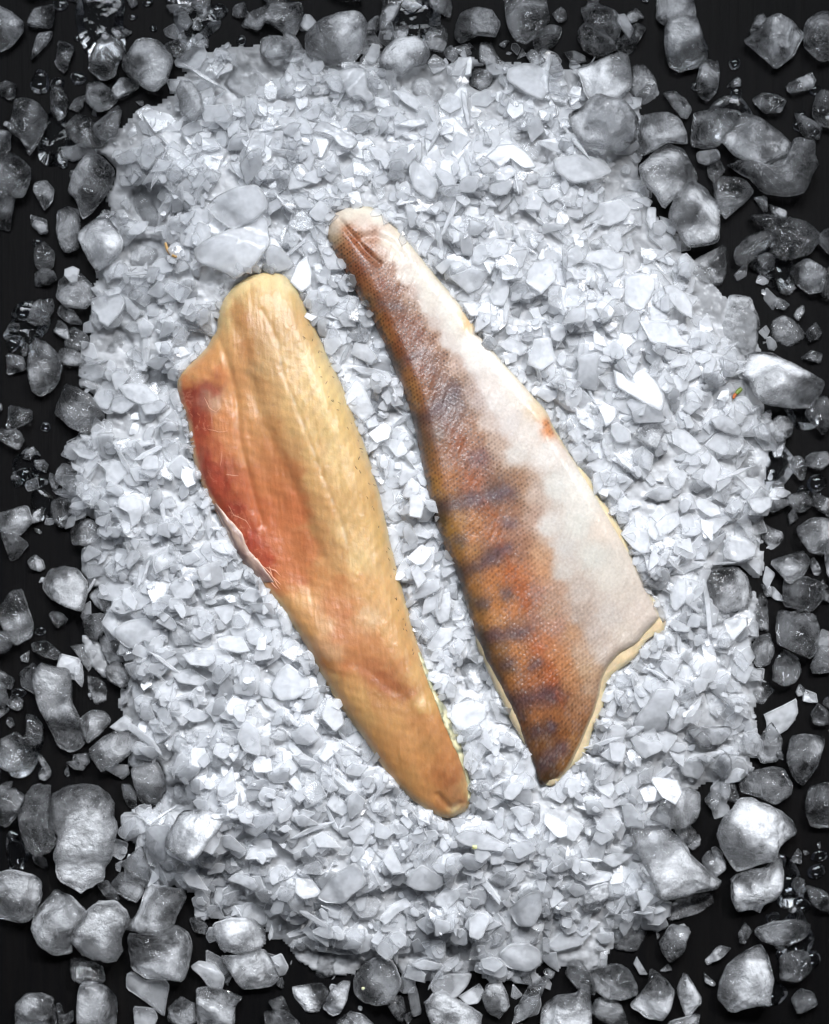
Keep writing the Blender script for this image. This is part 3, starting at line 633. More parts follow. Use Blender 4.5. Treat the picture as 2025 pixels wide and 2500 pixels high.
J|.22|k|dark grey chip below the tall frosted chunk|570,900 640,870 700,950 720,1000 640,1000
K|.9|s|big smooth rounded white slab|280,980 370,840 510,750 555,790 590,890 500,960 440,1020 330,1010
K|.93|s|white tent-shaped slab|815,890 860,800 920,760 1040,840 1055,900 990,935 890,935
K|.92|f|white curved flake left of the tent-shaped slab|655,1100 720,1020 820,970 860,1020 780,1060 700,1140
K|.42|c|round grey cube like a stone with a yellow speck|500,1480 560,1380 640,1340 740,1360 780,1440 805,1500 740,1620 660,1650 560,1630 510,1580
K|.65|k|pale club-shaped shard left of the stone-like cube|310,1650 370,1530 440,1480 490,1490 460,1620 420,1700 370,1705
K|.75|r|pale lumpy block at the bottom edge|930,1620 990,1555 1060,1550 1180,1620 1290,1690 1270,1790 1000,1790 940,1680
K|.6|r|layered pale chunk with stacked plates|1275,1580 1330,1500 1400,1490 1440,1570 1455,1640 1390,1720 1320,1690
K|.8|t|thick white rod at the pile's foot|845,1375 930,1340 1055,1370 1020,1415 900,1410
K|.7|f|pale blunt flake over the dark gap|1140,1570 1270,1490 1300,1540 1260,1610 1190,1620
K|.45|s|grey translucent slab at the bottom|960,1490 1060,1430 1230,1430 1200,1500 1120,1580 1000,1560
K|.97|s|large white lobed slab at the lower right|1440,1050 1540,950 1640,910 1650,1050 1600,1160 1500,1160
K|.97|s|white cauliflower-like slab|1380,1310 1450,1240 1560,1240 1640,1290 1650,1380 1560,1430 1440,1400
K|.95|f|bright rounded flake right of the tent-shaped slab|990,980 1060,910 1140,920 1150,970 1080,1040 1000,1020
K|.9|f|white tilted flake with a pale yellow speck|1110,600 1180,555 1290,570 1450,650 1420,690 1280,680 1150,640
K|.14|t|clear upright splinter of ice|830,1530 880,1490 900,1560 920,1680 860,1700
K|.55|k|pale chunk cut by the bottom edge|400,1736 480,1670 560,1690 640,1760 600,1790 400,1790
K|.8|f|squarish pale flake beside the smooth rounded slab|150,850 250,860 310,940 280,970 200,980 150,940
K|.95|f|bright white domed flake by the bare tail|340,410 380,330 440,380 490,430 440,480 380,450
L|.5|k|pale block cut by the bottom edge with a clear spur|0,1640 80,1570 220,1555 240,1500 290,1505 305,1660 300,1790 -20,1790
L|.55|c|rounded grey slab under a white petal flake|640,500 760,350 900,310 970,350 975,440 950,520 870,570 760,540
L|.93|f|white petal flake on a rounded grey slab|640,240 700,240 820,260 848,330 800,405 720,360
L|.58|c|big grey wedge with a long pointed corner|510,540 640,530 750,535 830,610 900,720 1020,830 1110,900 1080,935 930,960 720,1000 660,870 590,730 550,620
L|.14|c|dark smooth heart-shaped cube|1200,290 1260,220 1400,180 1480,200 1530,290 1520,360 1420,420 1320,380 1210,340
I|.36|c|grey cone-shaped cube with a glinting top|1510,1400 1590,1370 1720,1390 1725,1440 1680,1590 1590,1700 1530,1640 1490,1520
L|.6|c|pale folded cube, lower of a leaning pair|1145,880 1200,830 1400,790 1440,680 1475,800 1470,920 1420,1000 1310,1050 1190,1080 1160,1020
L|.72|c|bright cube with a clear pointed corner, upper of a pair|1060,600 1090,500 1150,440 1200,370 1290,365 1320,400 1440,440 1520,510 1565,590 1430,670 1420,750 1330,780 1180,830 1120,750 1080,680
L|.62|c|bright cube with a crumpled clear side at the lower right|1080,1480 1130,1380 1300,1270 1340,1260 1380,1330 1415,1480 1390,1640 1330,1630 1150,1695 1070,1600
L|.28|c|clear rounded cube with a dark hollow|280,1430 350,1400 480,1385 540,1430 580,1510 590,1580 500,1620 380,1600 310,1530
L|.42|c|clear angular cube with white facets|590,1580 650,1500 660,1410 760,1480 820,1560 790,1660 740,1736 640,1720 530,1640
L|.22|k|grey half-round slab lying on the wet board|1300,1160 1420,1120 1560,1110 1640,1140 1610,1220 1480,1290 1340,1250 1290,1200
L|.1|w|dim square lump melting at the right|1435,1330 1550,1290 1620,1310 1640,1420 1560,1490 1440,1480
L|.12|k|dim clear chunk near the bottom right corner|1510,1600 1570,1530 1660,1560 1680,1640 1560,1700
L|.16|c|dark clear cube cut by the right edge, with glints|1630,310 1740,280 1800,300 1800,560 1640,560 1600,450
L|.05|w|small round drop-like lump on the wet board|1510,900 1540,850 1600,870 1600,950 1550,970
L|.5|f|pale flake at the edge of the dark gap|790,1150 860,1130 900,1180 870,1240 810,1200
L|.3|k|frosty upright pebble|1195,1200 1240,1130 1285,1190 1240,1270 1200,1260
L|.4|k|small frosty wedge at the lower right heap|990,1370 1080,1270 1160,1290 1100,1350 1010,1400
L|.6|f|curved pale shard standing on end|550,1370 570,1325 610,1390 640,1440 590,1440
L|.6|k|half clear lump in the white lower heap|245,970 300,910 400,880 415,960 370,1050 250,1075
L|.97|f|brightest white nodule of the lower right heap|220,860 300,800 420,820 410,870 270,900
L|.95|f|white wing-shaped flake above the bright nodule|340,730 420,700 560,710 480,770 420,790
""".strip().split("\n")
def parse():
    out = []
    for ln in TRACED:
        T, c, k, lab, pts = ln.split("|"); ox, oy = TILES[T]
        P = np.array([[float(v) for v in p.split(",")] for p in pts.split()]) / 2.48 + np.array([ox, oy])
        c = float(c); out.append((max(c * 1.5, .2) if k == 'd' else c if k in 'sft' else c * (0.48 + 0.30 * c), k, lab, P))
    return out
def where(x, y):
    h = "at the far left" if x < 230 else "left of the fillets" if x < 480 else "at the far right" if x > 1800 else "right of the fillets" if x > 1420 else "left of centre" if x < 860 else "right of centre" if x > 1180 else "near the middle"
    if y < 170: v = "along the top"
    elif y < 520: v = "above the fillets"
    elif y < 860: v = "level with the fillets' upper ends"
    elif y < 1250: v = "level with the red flap"
    elif y < 1600: v = "level with the fillets' middles"
    elif y < 1990: v = "level with the fillets' lower ends"
    elif y < 2290: v = "below the fillets"
    else: v = "along the bottom"
    return h + ", " + v
REG = []
def fit_label(lab, wh):
    n = len(lab.split())
    if n + len(wh.split()) <= 16: return lab + " " + wh
    h, v = wh.split(", ")
    for w in (v, h):
        if n + len(w.split()) <= 16: return lab + " " + w
    return lab
def make_traced(c, k, lab, P, i):
    name, cat, hgt = KIND[k]
    wv = lab.split()
    z = 0.0
    for _ in range(2):                                   # find the level it settles at, then place its outline there
        Pw = px2w(P, z + hgt * 0.6); f = foot(Pw)
        if f is None: return None
        z = float(np.percentile(H[f[0]][f[3]], 60))
    size = math.sqrt(abs(area(Pw)))
    r = np.random.default_rng(1000 + i)
    h = min(hgt, 0.62 * size) if k in "ckrdw" else hgt * (0.6 + 0.5 * r.random())
    if k == "d":                                         # sunk into the pile
        sl, X, Y, m = f; H[sl] = np.where(m, H[sl] - min(0.010, h * 0.75), H[sl])
    tl = {"c": .10, "k": .14, "r": .12, "s": .16, "f": .26, "t": .2, "w": .02, "d": .10}[k]
    a0 = r.uniform(0, 6.28); tv = (math.cos(a0) * tl * r.random(), math.sin(a0) * tl * r.random())
    o, a, b, cx, cy_ = settle(Pw, h * 0.92, {"c": 62, "k": 60, "r": 60, "s": 72, "f": 80, "t": 85, "w": 40, "d": 50}[k], tv, 0.75, 0.5)
    sl, X, Y, m = foot(Pw); TAKEN[sl] = np.where(m, 1, TAKEN[sl])
    Q = Pw - np.array([cx, cy_])
    soft = {"c": 1, "k": 1, "r": 0, "s": 1, "f": 0, "t": 1, "w": 3, "d": 1}[k]
    rim = {"c": .12, "k": .22, "r": .14, "s": .09, "f": .07, "t": .30, "w": .6, "d": .18}[k]
    V, q4, t3, cl = chunk_mesh(Q, h, c if k in "ckrdw" else 0.25 + 0.55 * (c - 0.4), rough=1.15 if k == "r" else 0.5 if k in "ckd" else 0.25, seed=11 + i * 7, nseg=48 if k in "ckrdw" else 32,
                               clear_rim=1.0 if k in "ckrdw" else 0.35, rim=rim, facets=4 if k in "ckd" else 1 if k in "rs" else 0, plane=(a, b), soft=soft)
    me = mesh_from(name, V, q4, t3); set_attr(me, "cloud", cl)
    ob = link(name, me, M_ROUGH if k == "r" else M_CUBE if k in "ckdw" else M_FLAKE, (cx, cy_, o))
    pc = P.mean(0)
    REG.append((pc[0], pc[1], lab)); return tag(ob, fit_label(lab, where(*pc)), cat)
# ------------------------------------------------------------------ the fillets
def Fp(*pts): return np.array(pts, float) * FS                       # points read off the whole photo (1736 wide)
def Zp(off, sc, pts): return np.array(pts, float) / sc + np.array(off, float)
P1 = lambda p: Zp((420, 640), 2.8933, p)
P2 = lambda p: Zp((620, 1340), 2.8933, p)
P3 = lambda p: Zp((780, 480), 2.8933, p)
P4 = lambda p: Zp((1040, 1150), 2.679, p)

BARE = Fp((500,590),(535,572),(570,569),(602,578),(622,605),(640,640),(660,690),(690,750),(715,800),(745,880),(770,950),(790,1010),(805,1080),(820,1140),(835,1210),(855,1280),(880,1360),(905,1430),(940,1500),(965,1560),(980,1620),(990,1660),(985,1690),(962,1706),(935,1716),(900,1700),(860,1672),(820,1630),(790,1590),(750,1530),(700,1460),(665,1400),(640,1350),(600,1290),(570,1245),(540,1215),(500,1165),(470,1110),(440,1050),(415,1000),(400,940),(395,890),(380,850),(370,812),(375,785),(400,757),(430,735),(445,705),(456,690),(458,650),(470,620))
SKIN = Fp((735,433),(775,430),(800,443),(818,465),(845,492),(880,537),(940,610),(985,665),(1010,710),(1060,765),(1110,822),(1148,862),(1160,900),(1200,960),(1240,1020),(1275,1080),(1310,1140),(1340,1200),(1365,1250),(1386,1291),(1372,1306),(1352,1325),(1338,1346),(1322,1357),(1300,1366),(1288,1380),(1276,1392),(1262,1418),(1258,1450),(1250,1478),(1236,1510),(1222,1545),(1205,1580),(1190,1610),(1172,1632),(1150,1640),(1138,1645),(1127,1640),(1122,1605),(1100,1560),(1080,1510),(1050,1450),(1010,1370),(985,1300),(960,1210),(915,1110),(900,1060),(890,1000),(870,900),(850,830),(820,760),(790,690),(750,620),(715,560),(695,515),(683,490),(690,455),(710,438))
UNDER = Fp((735,440),(775,436),(800,450),(880,548),(1010,718),(1112,826),(1152,868),(1166,905),(1243,1020),(1313,1140),(1368,1250),(1388,1290),(1395,1310),(1390,1326),(1370,1328),(1352,1345),(1345,1362),(1330,1382),(1300,1402),(1276,1416),(1262,1444),(1266,1480),(1248,1518),(1236,1552),(1226,1578),(1203,1602),(1186,1628),(1172,1648),(1150,1654),(1132,1646),(1119,1606),(1096,1562),(1075,1513),(1046,1452),(1008,1372),(990,1300),(967,1212),(924,1112),(908,1060),(898,1000),(878,900),(858,830),(828,760),(798,690),(759,620),(724,562),(704,515),(694,490),(700,462),(714,446))

def rough_edge(P, amp, n=700, seed=0):
    Q = resample(chaikin(P, 2, 0.25), n); c = Q.mean(0)
    T = np.roll(Q, -1, 0) - np.roll(Q, 1, 0); T /= np.hypot(T[:, 0], T[:, 1])[:, None] + 1e-9
    s = np.arange(n) * 0.11
    return Q + np.c_[-T[:, 1], T[:, 0]] * (amp * (fbm(s, s * 0 + seed, 0.3, 3)))[:, None]

def paint(x, y, pts):
    """inverse-distance colouring from samples (pixel x, y, rgb)"""
    X = np.array([p[0] for p in pts]); Y = np.array([p[1] for p in pts]); Cc = np.array([p[2] for p in pts])
    out = np.zeros((x.size, 3)); xf = x.ravel(); yf = y.ravel()
    for i in range(0, x.size, 20000):
        d2 = (xf[i:i+20000, None] - X) ** 2 + (yf[i:i+20000, None] - Y) ** 2
        w = 1.0 / (d2 + 260.0) ** 2; out[i:i+20000] = (w @ Cc) / w.sum(1)[:, None]
    return out.reshape(x.shape + (3,))
def samples(text, f):
    out = []
    for tk in text.split():
        xy, c = tk.split(":"); x, y = xy.split(","); p = f([(float(x), float(y))])[0]; out.append((p[0], p[1], s2l(c)))
    return out

def bilin(G, x, y):
    u = np.clip((x + MARG) / CELL - 0.5, 0, GW - 1.001); v = np.clip((y + MARG) / CELL - 0.5, 0, GH - 1.001)
    i = u.astype(int); j = v.astype(int); fu = u - i; fv = v - j
    return (G[j, i] * (1 - fu) + G[j, i + 1] * fu) * (1 - fv) + (G[j + 1, i] * (1 - fu) + G[j + 1, i + 1] * fu) * fv

def frame(P, top, bot):
    a = np.array(bot, float) - np.array(top, float); Ln = np.hypot(*a); a /= Ln; n = np.array([-a[1], a[0]]) * -1
    if n[0] < 0: n = -n
    o = np.array(top, float); return o, a, n

def fillet_grid(P, o, a, n, rows, cols):
    s = (P - o) @ a; q = (P - o) @ n; s0, s1 = s.min(), s.max()
    k = np.linspace(0, 1, rows); e = 0.5 - 0.5 * np.cos(np.pi * k); t = s0 + (s1 - s0) * (0.8 * k + 0.2 * e)
    t[0] += 0.3; t[-1] -= 0.3
    s2 = np.roll(s, -1); q2 = np.roll(q, -1); lo = np.empty(rows); hi = np.empty(rows)
    for i, ti in enumerate(t):
        m = (s > ti) != (s2 > ti); xs = q[m] + (ti - s[m]) / (s2[m] - s[m]) * (q2[m] - q[m]); lo[i], hi[i] = xs.min(), xs.max()
    v = np.linspace(0, 1, cols); Q = lo[:, None] + (hi - lo)[:, None] * v[None]
    Tt = np.repeat(t[:, None], cols, 1)
    X = o[0] + Tt * a[0] + Q * n[0]; Y = o[1] + Tt * a[1] + Q * n[1]
    tt = (Tt - s0) / (s1 - s0); return X, Y, tt, np.repeat(v[None], rows, 0), Q

def grid_mesh(name, X, Y, Z, rgb, drop, sheet=None):
    """closed body: the modelled top, a skirt and a flat underside 'drop' below the rim"""
    r, c = X.shape
    top = np.c_[px2w(np.c_[X.ravel(), Y.ravel()], 0) * ((CAMZ - Z.ravel()) / CAMZ)[:, None], Z.ravel()]
    idx = np.arange(r * c).reshape(r, c)
    q = np.stack([idx[:-1, :-1], idx[1:, :-1], idx[1:, 1:], idx[:-1, 1:]], -1).reshape(-1, 4)
    rim = np.r_[idx[0, :], idx[1:, -1], idx[-1, -2::-1], idx[-2:0:-1, 0]]
    nr = len(rim); cen = top[:, :2].mean(0)
    low = top[rim].copy(); low[:, 2] -= drop; low[:, :2] = low[:, :2] + (cen - low[:, :2]) * 0.006
    b = r * c + np.arange(nr); j2 = np.roll(np.arange(nr), -1)
    sk = np.stack([rim, rim[j2], b[j2], b], 1)
    mid = np.r_[low.mean(0)][None]; V = np.vstack([top, low, mid]); m = len(V) - 1
    t3 = np.stack([np.full(nr, m), b, b[j2]], 1)
    me = mesh_from(name, V, np.vstack([q, sk]), t3)
    C = rgb.reshape(-1, 3); set_col(me, "Col", np.vstack([C, C[rim], C.mean(0)[None]]))
    return me

def tube(pts, rad, sides=5):
    pts = np.asarray(pts, float); n = len(pts); T = np.gradient(pts, axis=0); T /= np.linalg.norm(T, axis=1)[:, None] + 1e-12
    up = np.array([0, 0, 1.0]); S = np.cross(T, up); S /= np.linalg.norm(S, axis=1)[:, None] + 1e-9; U = np.cross(S, T)
    rr = rad * np.ones(n) if np.isscalar(rad) else rad
    an = np.arange(sides) / sides * 2 * np.pi
    V = (pts[:, None] + rr[:, None, None] * (np.cos(an)[None, :, None] * S[:, None] + np.sin(an)[None, :, None] * U[:, None])).reshape(-1, 3)
    i = np.arange(n - 1)[:, None] * sides; j = np.arange(sides)[None]; j2 = (j + 1) % sides
    q = np.stack([i + j, i + j2, i + sides + j2, i + sides + j], -1).reshape(-1, 4)
    t3 = np.array([[0, j_ + 1, j_] for j_ in range(1, sides - 1)] + [[(n-1)*sides, (n-1)*sides + j_, (n-1)*sides + j_ + 1] for j_ in range(1, sides - 1)])
    return V, q, t3
def merge(parts):
    V = []; Q = []; T = []; n = 0
    for v, q, t in parts:
        V.append(v); Q.append(q + n); T.append(t + n); n += len(v)
    return np.vstack(V), np.vstack(Q), np.vstack(T)
def groove(x, y, line, w, depth):
    d = poly_dist(x, y, line, closed=False); return -depth * np.exp(-(d / w) ** 2)
def densify(L_, step=4.0):
    L_ = np.asarray(L_, float); s = np.r_[0, np.cumsum(np.hypot(*np.diff(L_, axis=0).T))]; t = np.linspace(0, s[-1], max(3, int(s[-1] / step)))
    return np.stack([np.interp(t, s, L_[:, 0]), np.interp(t, s, L_[:, 1])], 1)

BARE_COL = samples("""620,120:F0DCB0 500,150:EBDDB0 800,150:E5DDBB 560,260:DDB57A 700,260:E0BE88 860,250:D9BC82 400,280:E8D2A0 380,420:E0C38C 450,320:C9904F 480,420:C98E50 520,580:C88A4E 620,560:C9A070 700,500:CFA873 840,430:D4B07A 950,520:D3B27C 360,560:DDAA68 300,650:E2A25E 250,760:E29A58 150,780:DF9F60 100,850:D9813F 330,780:E08A4A 380,700:DFA668
100,930:B03A28 170,930:A8342A 270,880:B5574E 220,970:B06A66 170,1080:A02C1E 300,990:D0A898 200,1150:B03C22 350,1100:D88848 400,1000:D8965A 450,900:D89A5C 180,1280:B84524 260,1400:A0281A 200,1400:B06050 330,1330:C8683A 420,1250:D4874C 300,1550:982412 250,1500:A03C2C 380,1600:A83A1E 480,1600:C46432 450,1750:A03018 550,1850:B84A20 560,1980:B03820 600,1750:CA682E 640,1600:CE7838 500,1300:D28C50 560,1100:D19558 600,900:CC9860 500,1000:D39858 650,1000:CFA06A 700,1150:C98F54 700,1300:C67E40 780,1420:C07236 850,1500:C0743A 760,1600:CA7438 850,1700:C86C30 900,1800:C86A2C 800,1900:CC7236 700,1900:CA6A2E 950,1950:C06628
700,750:CCA675 760,620:D8B888 850,750:D8B67E 1000,680:DCC590 1050,750:E0CC98 850,950:D8B47A 950,950:DDBF85 1100,950:DEC78F 1150,1050:D8BE80 850,1150:D4AC70 1000,1150:DBBB80 1150,1200:DCC084 850,1300:D0A068 1000,1350:D6B074 1150,1350:DFC38C 1300,1300:DABA7E 1000,1550:D0A568 1200,1500:D9B87C 1350,1500:D8B578 1050,1750:CFA064 1250,1700:D2AC6E 1430,1650:D0A868 1000,1900:C8965A 1200,1880:D6B27A 1400,1850:D4B070 1500,1950:CBA867""", P1) + samples("""
100,100:B84020 200,100:C86E30 300,150:CA7236 400,80:CC7840 500,120:D0985C 600,100:CC9C62 750,80:DDC290 750,150:DCBF88 900,100:CFAA70 180,280:CC763A 330,200:C06828 330,300:D59C60 350,350:DDAE78 200,400:D09C5C 250,500:CB9450 450,200:CE8A4A 600,250:CC864A 550,400:CC8450 650,450:C67C4A 750,200:D69E60 750,420:D09458 850,320:D8A868 950,300:D5AC70 1000,450:D2A667 820,460:D8B898 600,600:C67E4C 500,560:D8AC88 400,500:D09A60 350,600:CC9650 550,720:D4A480 700,700:C68048 850,700:C88448 950,600:D4A468 1050,650:D0A264 500,820:AE6E24 650,820:C0743A 780,850:B86E3E 900,900:B06436 950,980:AE6438 1040,1020:A86838 1050,850:C28446 1150,850:D0A668 550,920:C89A58 700,950:CA9656 850,1050:BC8446 750,1050:C89A58 1000,1120:C08A4A 1200,1100:CDA45E 800,1200:C89A58 1000,1220:C69250 900,1300:C68E4A 1150,1200:BC7E3E 1250,1250:C28444 1100,1350:C88E4E 1250,1400:BE8848 1350,1350:BE7E3E 1000,1450:C28842 1200,1500:C48640 1350,1500:BA7838 1100,1600:C68E4A 1300,1620:B26E2E 1400,1650:AC642E 1250,1750:C48640 1200,1820:CC9A54 1350,1800:B27032 1450,1780:AE7046 1340,1880:BE8434 1500,1780:A27238 1440,1840:D8CCA8 1530,1700:BC9A68""", P2)

SKIN_COL = samples("""300,80:EDE5D2 200,110:E8DECB 400,120:EEE8D8 150,160:D8C4AE 100,220:CFC0AC 80,300:C8B088 200,230:B88068 250,300:A86040 330,250:CFAE9C 300,180:DCC8B8 380,280:C8A090 350,380:A0604A 450,400:CCB0A2 480,300:E8DCC8 550,400:EADFCC 620,320:EDE3D2 150,400:A87858 200,500:945E3C 130,470:A08050 300,500:8E5848 400,480:9C7068 500,550:B08C84 600,560:DCCFC2 700,560:EBE3D4 250,600:8A5634 350,620:9C6A48 450,620:8C4E3C 560,660:8C6464 650,680:C8B2AA 780,680:E8E0D2 350,740:947858 450,760:855440 560,780:7A5858 640,800:A08480 750,780:E0D6CA 900,780:ECE6DA 400,880:A87A44 500,880:905A34 600,880:885448 700,880:946860 800,900:CFC0B8 950,900:EAE4D8 1060,870:E4BC78 450,980:A67844 600,1000:844A2A 700,980:845044 800,1000:A07C74 900,1020:D8CCC4 1050,1050:EEE9E0 550,1120:845234 650,1150:784028 750,1120:784C40 850,1150:947068 950,1200:C4ACA2 1100,1150:E8E0D8 1250,1150:EFEAE2 540,1180:787060 620,1250:986E48 720,1230:864A36 800,1220:785250 880,1280:8C7070 650,1330:A68050 750,1350:905C34 850,1350:704236 950,1370:685662 1050,1380:B8A6A4 1200,1330:DCCFC6 1350,1300:EAE2D8 650,1450:A88454 750,1480:8E6038 830,1480:684048 920,1450:645E60 1000,1480:7C6A74 1100,1450:C0B2B0 1250,1450:D8CFC8 1400,1400:E2D8CC 1550,1500:DCC4A0 1630,1620:DC9050 680,1580:665A4C 780,1600:7E5C48 880,1560:684648 980,1560:6A5056 700,1700:74604A 820,1680:806C5E 940,1620:845240 1040,1580:A88478 1180,1600:C8B8B0 1350,1600:D2C8C2 1500,1650:D8CEC4 740,1800:84643C 880,1760:8C6040 980,1740:965838 1100,1720:A07868 1130,1830:86687A 1250,1750:BCA89E 1400,1800:CCC4BC 1600,1800:D6CEC6""", P3) + samples("""
60,100:A88446 150,60:A87448 300,80:A0603C 300,180:745864 450,150:645458 550,150:705A66 600,80:A88878 700,150:C0AEA4 850,100:CCC8C0 1000,100:DCD6CC 100,230:645846 220,220:7E5C48 380,230:905830 550,250:A07C70 100,330:585034 200,320:A88048 330,320:B07C4A 450,320:A46A42 540,340:806876 700,300:B8A098 130,400:A8863C 230,470:867454 300,430:B27840 450,430:A86838 600,430:AC8880 800,350:CFC8C0 1000,350:D2CEC4 1150,400:D8C8B8 180,550:A88040 300,540:B08450 430,560:745E64 500,520:86584C 620,550:A07A70 750,550:C8A080 900,500:C8C2BC 1100,550:CCC8BE 200,660:524C3C 300,640:886848 400,600:7A5E5E 450,680:B87A44 560,680:B46830 650,660:BC7E58 750,650:C89874 900,650:C8C0B8 1200,700:CFC6BA 220,740:504838 300,720:A87A44 430,760:B87E44 530,810:7A5C48 620,770:A86030 720,800:A88486 850,800:B4988C 1000,800:BEB4AE 1300,800:CCC0B4 370,870:746248 270,880:72623C 460,880:BA7E3E 580,900:BC7E4C 660,860:A05E38 800,920:B09488 1000,950:B0A6A4 1200,950:C2BAB4 1400,930:CFC0B4 330,970:A07A40 450,980:B8864C 600,990:A0765E 720,980:A07C7C 850,1030:B48C84 450,1070:765452 600,1060:785E5C 370,1060:48422E 680,1080:966244 780,1100:BC7E58 950,1060:B89478 1100,1050:BAB0AC 1300,1050:C8BCB0 400,1160:484030 480,1150:846238 600,1160:B8804C 740,1150:B06434 850,1180:C08860 1000,1180:BEA490 1150,1180:C0B4AC 460,1250:6A5034 540,1280:685234 620,1240:B07640 720,1270:845A46 800,1290:A86034 900,1270:C0885A 1050,1290:BCA288 480,1370:544228 560,1380:A06E3C 700,1370:A86A40 820,1370:A45C2C 950,1400:B88A66 1080,1420:B89E8A 560,1500:765642 650,1480:745044 800,1470:724A3E 900,1480:845644 1000,1520:A8846E 620,1590:624834 720,1600:9E6A40 850,1600:9C683E 950,1620:A0765A 720,1700:624630 820,1680:503C3A 900,1720:946238 780,1800:7A5836 880,1820:6C4A2C 970,1780:A07A50 770,1930:443420 830,1930:583F22 900,1930:8C683A 800,2020:504028 780,2060:382C20""", P4)

PALE = s2l("E2CE98") * 0.6
def build_bare(BASE):
    o, a, n = frame(BARE, Fp((555, 570))[0], Fp((945, 1716))[0]); P = rough_edge(BARE, 4.0, seed=3)
    X, Y, t, v, Q = fillet_grid(P, o, a, n, 640, 220)
    seam = P1([(640,340),(750,560),(780,780),(880,1030),(960,1230),(1060,1500),(1130,1680),(1200,1850),(1240,2000)])
    fur = P1([(300,520),(345,560),(420,800),(460,1000),(480,1250),(540,1500),(590,1700),(640,1850)])
    mid = P1([(450,280),(430,420),(500,560),(540,800),(620,1050),(700,1250),(800,1450),(900,1650),(1000,1950),(1050,2080)])
    tail = P2([(500,820),(650,800),(800,850),(950,980),(1050,1020)])
    tail2 = P2([(1300,1740),(1400,1850),(1460,1800)])
    dots = rng.random((40, 2))
    def height(x, y):
        q = (x - o[0]) * n[0] + (y - o[1]) * n[1]; s = ((x - o[0]) * a[0] + (y - o[1]) * a[1]) / 1412.0
        d = np.where(in_poly(x, y, P[::2]), poly_dist(x, y, P[::4]), 0)
        rr = np.interp(s, [0, .08, .2, .5, .75, 1], [75, 80, 70, 75, 70, 55]); e = np.sqrt(np.clip(1 - (1 - np.clip(d / rr, 0, 1)) ** 2, 0, 1))
        # thick loin to the right of the axis, a thin flap of belly wall to the left of it
        thick = np.interp(s, [0, .1, .3, .55, .8, 1], [.011, .0135, .016, .015, .012, .007])
        belly = smooth(-30, -170, q) * smooth(.08, .2, s) * smooth(.66, .5, s)
        h = thick * (1 - 0.55 * belly) * (0.93 + 0.07 * np.cos(np.clip((q - 40) / 150, -2, 2)))
        g = groove(x, y, seam, 7, .0004) + groove(x, y, fur, 9, .0011) + groove(x, y, mid, 16, .0010) + groove(x, y, tail, 14, .0003) + groove(x, y, tail2, 9, .0010)
        al = (x - o[0]) * a[0] + (y - o[1]) * a[1]
        fib = 0.00022 * fbm((q + al * 0.25) / 8.0, al / 60.0, 2.0, 3) + 0.0012 * fbm(q / 70, al / 110, 5.0, 3) + 0.00012 * fbm(x / 9, y / 9, 8.0, 3)
        step = -0.0003 * smooth(-4, 8, (y - np.interp(x, P2([(380,760),(500,840),(700,900)])[:, 0], P2([(380,760),(500,840),(700,900)])[:, 1]))) * np.exp(-(poly_dist(x, y, P2([(420,860),(560,900)]), False) / 40) ** 2)
        return 0.0008 + h * e + (g + fib + step) * smooth(0, 30, d)
    base = lambda x, y: bilin(BASE, x, y) - 0.0015
    zf = lambda x, y: base(x, y) + height(x, y)
    Z = zf(X, Y)
    xw = X + 16 * fbm(X / 22, Y / 22, 1.0, 3); yw = Y + 22 * fbm(X / 24, Y / 24, 6.0, 3)
    C = paint(xw, yw, BARE_COL); lm = (C @ np.array([.25, .6, .15]))[..., None]; C = (C * .70 + lm * .30) * np.array([.72, .62, .45])
    al = (X - o[0]) * a[0] + (Y - o[1]) * a[1]; q = (X - o[0]) * n[0] + (Y - o[1]) * n[1]
    streak = fbm((q + 0.3 * al) / 7.0, al / 34.0, 3.0, 3)
    C *= (1 + 0.11 * streak)[..., None]
    sq = q - np.interp(al, ((seam - o) @ a), ((seam - o) @ n))                       # V-shaped muscle blocks meeting at the seam
    chev = np.sin((al + 0.75 * np.abs(sq) + 9 * fbm(X / 40, Y / 40, 2, 2)) / 5.2)
    C *= (1 + 0.055 * chev * smooth(.06, .15, t))[..., None]
    redm = smooth(.30, .08, C[..., 1] / C[..., 0])                                   # a web of pale tissue over the red muscle
    web = np.abs(fbm(X / 17 + 0.4 * fbm(X / 9, Y / 9, 3, 2), Y / 26, 7.7, 3)); C = C + (s2l("D89A80") - C) * (0.75 * redm * smooth(.06, .0, web) * smooth(-.3, .1, fbm(X / 45, Y / 45, 3, 2)))[..., None]
    C = C + (s2l("C8664A") - C) * (0.35 * redm * smooth(0.0, .4, fbm(X / 20, Y / 30, 6, 3)))[..., None]
    d = poly_dist(X, Y, P[::4])
    C = C + (PALE - C) * (0.75 * smooth(16, 2, d) * (0.6 + 0.6 * fbm(X / 14, Y / 14, 4, 2)))[..., None].clip(0, 1)
    wl = np.exp(-(poly_dist(X, Y, seam, False) / 3.2) ** 2) * smooth(-0.15, 0.35, fbm(X / 20, Y / 20, 9, 2)) * smooth(.08, .15, t)
    C = C + (s2l("EFE3CC") * .58 - C) * (0.32 * wl)[..., None]
    root = tag(bpy.data.objects.new("fish_fillet", None), "skinless side up fish fillet, amber flesh with a red belly flap", "fish fillet", "fish fillets on the ice"); COL.objects.link(root)
    cz = float(bilin(BASE, np.array([1012.5]), np.array([1250.0]))[0]); root.location = (*px2w(np.array([[830.0, 1340.0]]), cz)[0], cz); off = np.array(root.location)
    def put(name, me, mat):
        ob = link(name, me, mat, tuple(-off), root); return ob
    put("flesh", grid_mesh("flesh", X, Y, Z, C, 0.004), M_FLESH)
